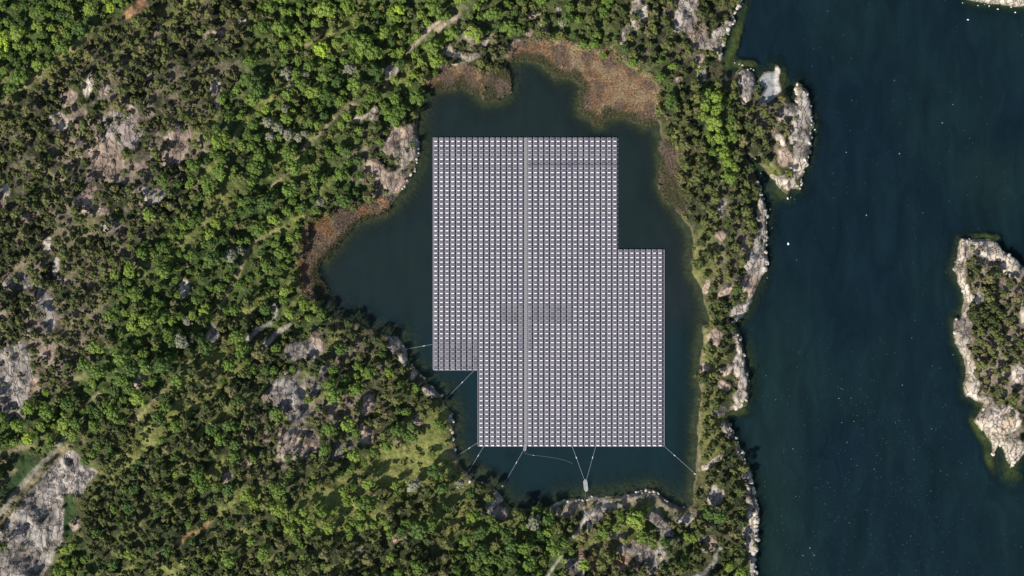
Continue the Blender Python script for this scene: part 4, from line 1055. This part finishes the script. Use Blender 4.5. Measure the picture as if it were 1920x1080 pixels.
# ------------------------------------------------------------------ mooring lines, anchors, raft
simple('rope', (.24, .29, .30), .7)
simple('cable_dim', (.10, .14, .15), .7)
simple('concrete', (.55, .54, .52), .85, var=.2, scale=2)
simple('raft_deck', (.27, .28, .27), .7, var=.2, scale=1.5)
def wpt(px, py, z): return ((px - 960) * MPP, (540 - py) * MPP, z)
LINES = [((811,645.5),(762,654.5),'mooring line from the western edge of the array to the white rock'),
 ((889,694.5),(822,762),'mooring line running southwest from the inner step of the array'),
 ((897,829),(846,862),'mooring line from the southwestern corner of the array into the tree shade'),
 ((907,837),(876,889),'mooring line from the southern edge to the brown spit'),
 ((980.5,846),(944,910),'mooring line from the walkway ramp to the southwestern shore'),
 ((1073,837),(1096,900),'western mooring line of the pair meeting at the grey raft'),
 ((1117,837),(1099.5,900),'eastern mooring line of the pair meeting at the grey raft'),
 ((1246,837),(1302,887),'mooring line from the southeastern corner of the array to the eastern strip')]
for (ax, ay), (bx, by), lab in LINES:
    mb = MB(); n = 12
    pts = []
    for k in range(n + 1):
        t = k / n
        pts.append(wpt(ax + (bx - ax) * t, ay + (by - ay) * t, .34 - .26 * math.sin(math.pi * min(1, t * 1.0)) ** .6))
    mb.tube(pts, .075, 6)
    k = 7; d = (Vector(pts[k + 1]) - Vector(pts[k])).normalized()
    o = link('mooring_line', mb.mesh('mooring_line', ['rope'], True)); tag(o, lab, 'mooring line', 'mooring lines of the array')
    fb = MB(); c0 = Vector(pts[4]); fb.tube([c0 - d * .5, c0 - d * .3, c0 + d * .3, c0 + d * .5], .13, 8)
    link('line_float', fb.mesh('line_float', ['float_white'], True), o)
mb = MB(); cp = [(984,849),(990,851.5),(1000,853.5),(1015,855),(1030,857),(1045,859.5),(1060,863),(1070,867),(1078,872),(1086,881)]
mb.tube([wpt(x, y, .05) for x, y in cp], .07, 6)
cab = tag(link('power_cable', mb.mesh('power_cable', ['cable_dim'], True)), 'thin curved power cable drifting east from the walkway ramp', 'cable')
fb = MB(); fb.tube([wpt(999, 853, .1), wpt(1001.5, 853.6, .1)], .24, 8); link('cable_float', fb.mesh('cable_float', ['rope'], True), cab)
# raft: narrow pointed hull with a flat deck
def raft():
    root = link('raft', None, None, wpt(1098, 910, 0), math.radians(6)); root.empty_display_size = 1
    bm = bmesh.new(); L_, W_ = 2.9, .98
    prof = []
    for k in range(13):
        t = -1 + 2 * k / 12; w = W_ * (1 - abs(t) ** 2.6) * (1.0 if t < 0 else .95) + .30
        prof.append((t * L_, min(w, W_)))
    top, bot = [], []
    for sgn in (1, -1):
        for y, w in (prof if sgn > 0 else prof[::-1]):
            top.append(bm.verts.new((w * sgn, y, .36))); bot.append(bm.verts.new((w * sgn * .8, y * .96, -.15)))
    bm.faces.new(top[::-1]); bm.faces.new(bot)
    n = len(top)
    for k in range(n): bm.faces.new((top[k], top[(k + 1) % n], bot[(k + 1) % n], bot[k]))
    bmesh.ops.recalc_face_normals(bm, faces=bm.faces)
    me = bpy.data.meshes.new('hull'); bm.to_mesh(me); bm.free(); me.materials.append(MATS['raft_deck']); link('hull', me, root)
    mb = MB()
    for k in range(9):
        y = -2.2 + k * .5; w = W_ * (1 - abs(y / L_) ** 2.6) * .93
        mb = MB(); mb.box(-w, w, y, y + .45, .362, .40, 0); link('deck_board', mb.mesh('deck_board', ['raft_deck']), root)
    return tag(root, 'narrow grey raft with pointed ends where two mooring lines meet', 'raft')
raft()
mb = MB(); mb.tube([wpt(1098.5, 921, .2), wpt(1097.5, 930, .2), wpt(1096, 939, .5)], .09, 6)
tag(link('mooring_line', mb.mesh('mooring_line', ['cable_dim'], True)), 'short dark line tying the grey raft to the southern landing', 'mooring line', 'mooring lines of the array')
def block(px, py, s, lab, rz=0.3):
    x, y, z = [float(v) for v in ground_at(px, py)]
    bm = bmesh.new(); bmesh.ops.create_cube(bm, size=1)
    for v in bm.verts:
        k = .8 if v.co.z > 0 else 1
        v.co = Vector((v.co.x * s * k, v.co.y * s * .7 * k, v.co.z * s * .6))
    bmesh.ops.bevel(bm, geom=bm.edges[:], offset=s * .08, segments=1, affect='EDGES')
    me = bpy.data.meshes.new('anchor_block'); bm.to_mesh(me); bm.free(); me.materials.append(MATS['concrete'])
    o = link('anchor_block', me, None, (x, y, max(z, 0) + s * .25), rz); tag(o, lab, 'anchor', 'anchor blocks of the mooring lines')
    mb = MB(); mb.tube([(0, 0, s * .28), (0, s * .12, s * .5), (0, 0, s * .6)], .04, 5); link('ring', mb.mesh('ring', ['float_dark']), o)
block(1303, 888, .9, 'small white anchor block at the southeastern mooring line')
block(875.5, 890.5, .8, 'small pale anchor block on the brown spit')
block(881, 903, 1.6, 'larger pale anchor slab at the foot of the brown spit', 1.0)
block(762, 655, .8, 'small anchor block on the white rock of the western mooring line')
block(943, 911, 1.0, 'pale anchor block beside the white shore rock in the south')
block(904, 905, 1.0, 'pale slab at the water edge southwest of the array', .5)

# a small white buoy in the sound
simple('buoy_white', (.86, .86, .84), .4)
def buoy(px, py, r, lab):
    mb = MB(); n = 7
    mb.tube([(0, 0, -r), (0, 0, -r * .4), (0, 0, r * .1), (0, 0, r * .55)], r, 10)
    mb2 = MB(); mb2.tube([(0, 0, r * .5), (0, 0, r * 1.5)], r * .18, 6)
    bm = bmesh.new(); bmesh.ops.create_uvsphere(bm, u_segments=12, v_segments=8, radius=r)
    for v in bm.verts:
        if v.co.z > 0: v.co.z *= .8
        v.co.y *= 1.5
    me = bpy.data.meshes.new('buoy'); bm.to_mesh(me); bm.free(); me.materials.append(MATS['buoy_white'])
    root = link('buoy', None, None, wpt(px, py, .1)); link('hull', me, root); link('mast', mb2.mesh('mast', ['float_dark']), root)
    tag(root, lab, 'buoy')
buoy(1478, 457, .42, 'lone white oval buoy in the sound between the grey shelf and the island')

# ------------------------------------------------------------------ small pale flecks laid on the sea
simple('sea_fleck', (.20, .235, .245), .8)
fl = []
while len(fl) < 1300:
    px, py = random.uniform(1430, 2050), random.uniform(-100, 1200)
    if sample(LAND, px, py) > -1.5: continue
    pr = .06 + .9 * float(sstep(560, 900, py)) * math.exp(-((px - 1640) / 190) ** 2) + .25 * math.exp(-((px - 1650) / 190) ** 2 - ((py - 270) / 150) ** 2)
    if random.random() < pr: fl.append((px, py))
fv, ff = [], []
for px, py in fl:
    r = .07 * random.paretovariate(3.4); r = min(r, .34); a = random.uniform(0, 6.28); b = len(fv); x, y, _ = wpt(px, py, 0); e = random.uniform(.45, 1)
    for k in range(6):
        t = k * math.pi / 3; u, v = r * math.cos(t), r * e * math.sin(t)
        fv.append((x + u * math.cos(a) - v * math.sin(a), y + u * math.sin(a) + v * math.cos(a), .006))
    fv.append((x, y, .03))
    ff += [(b + k, b + (k + 1) % 6, b + 6) for k in range(6)]
tag(link('pale_flecks', mesh_np('pale_flecks', fv, ff, ['sea_fleck'])), 'tiny white flecks scattered over the open sea', kind='stuff')
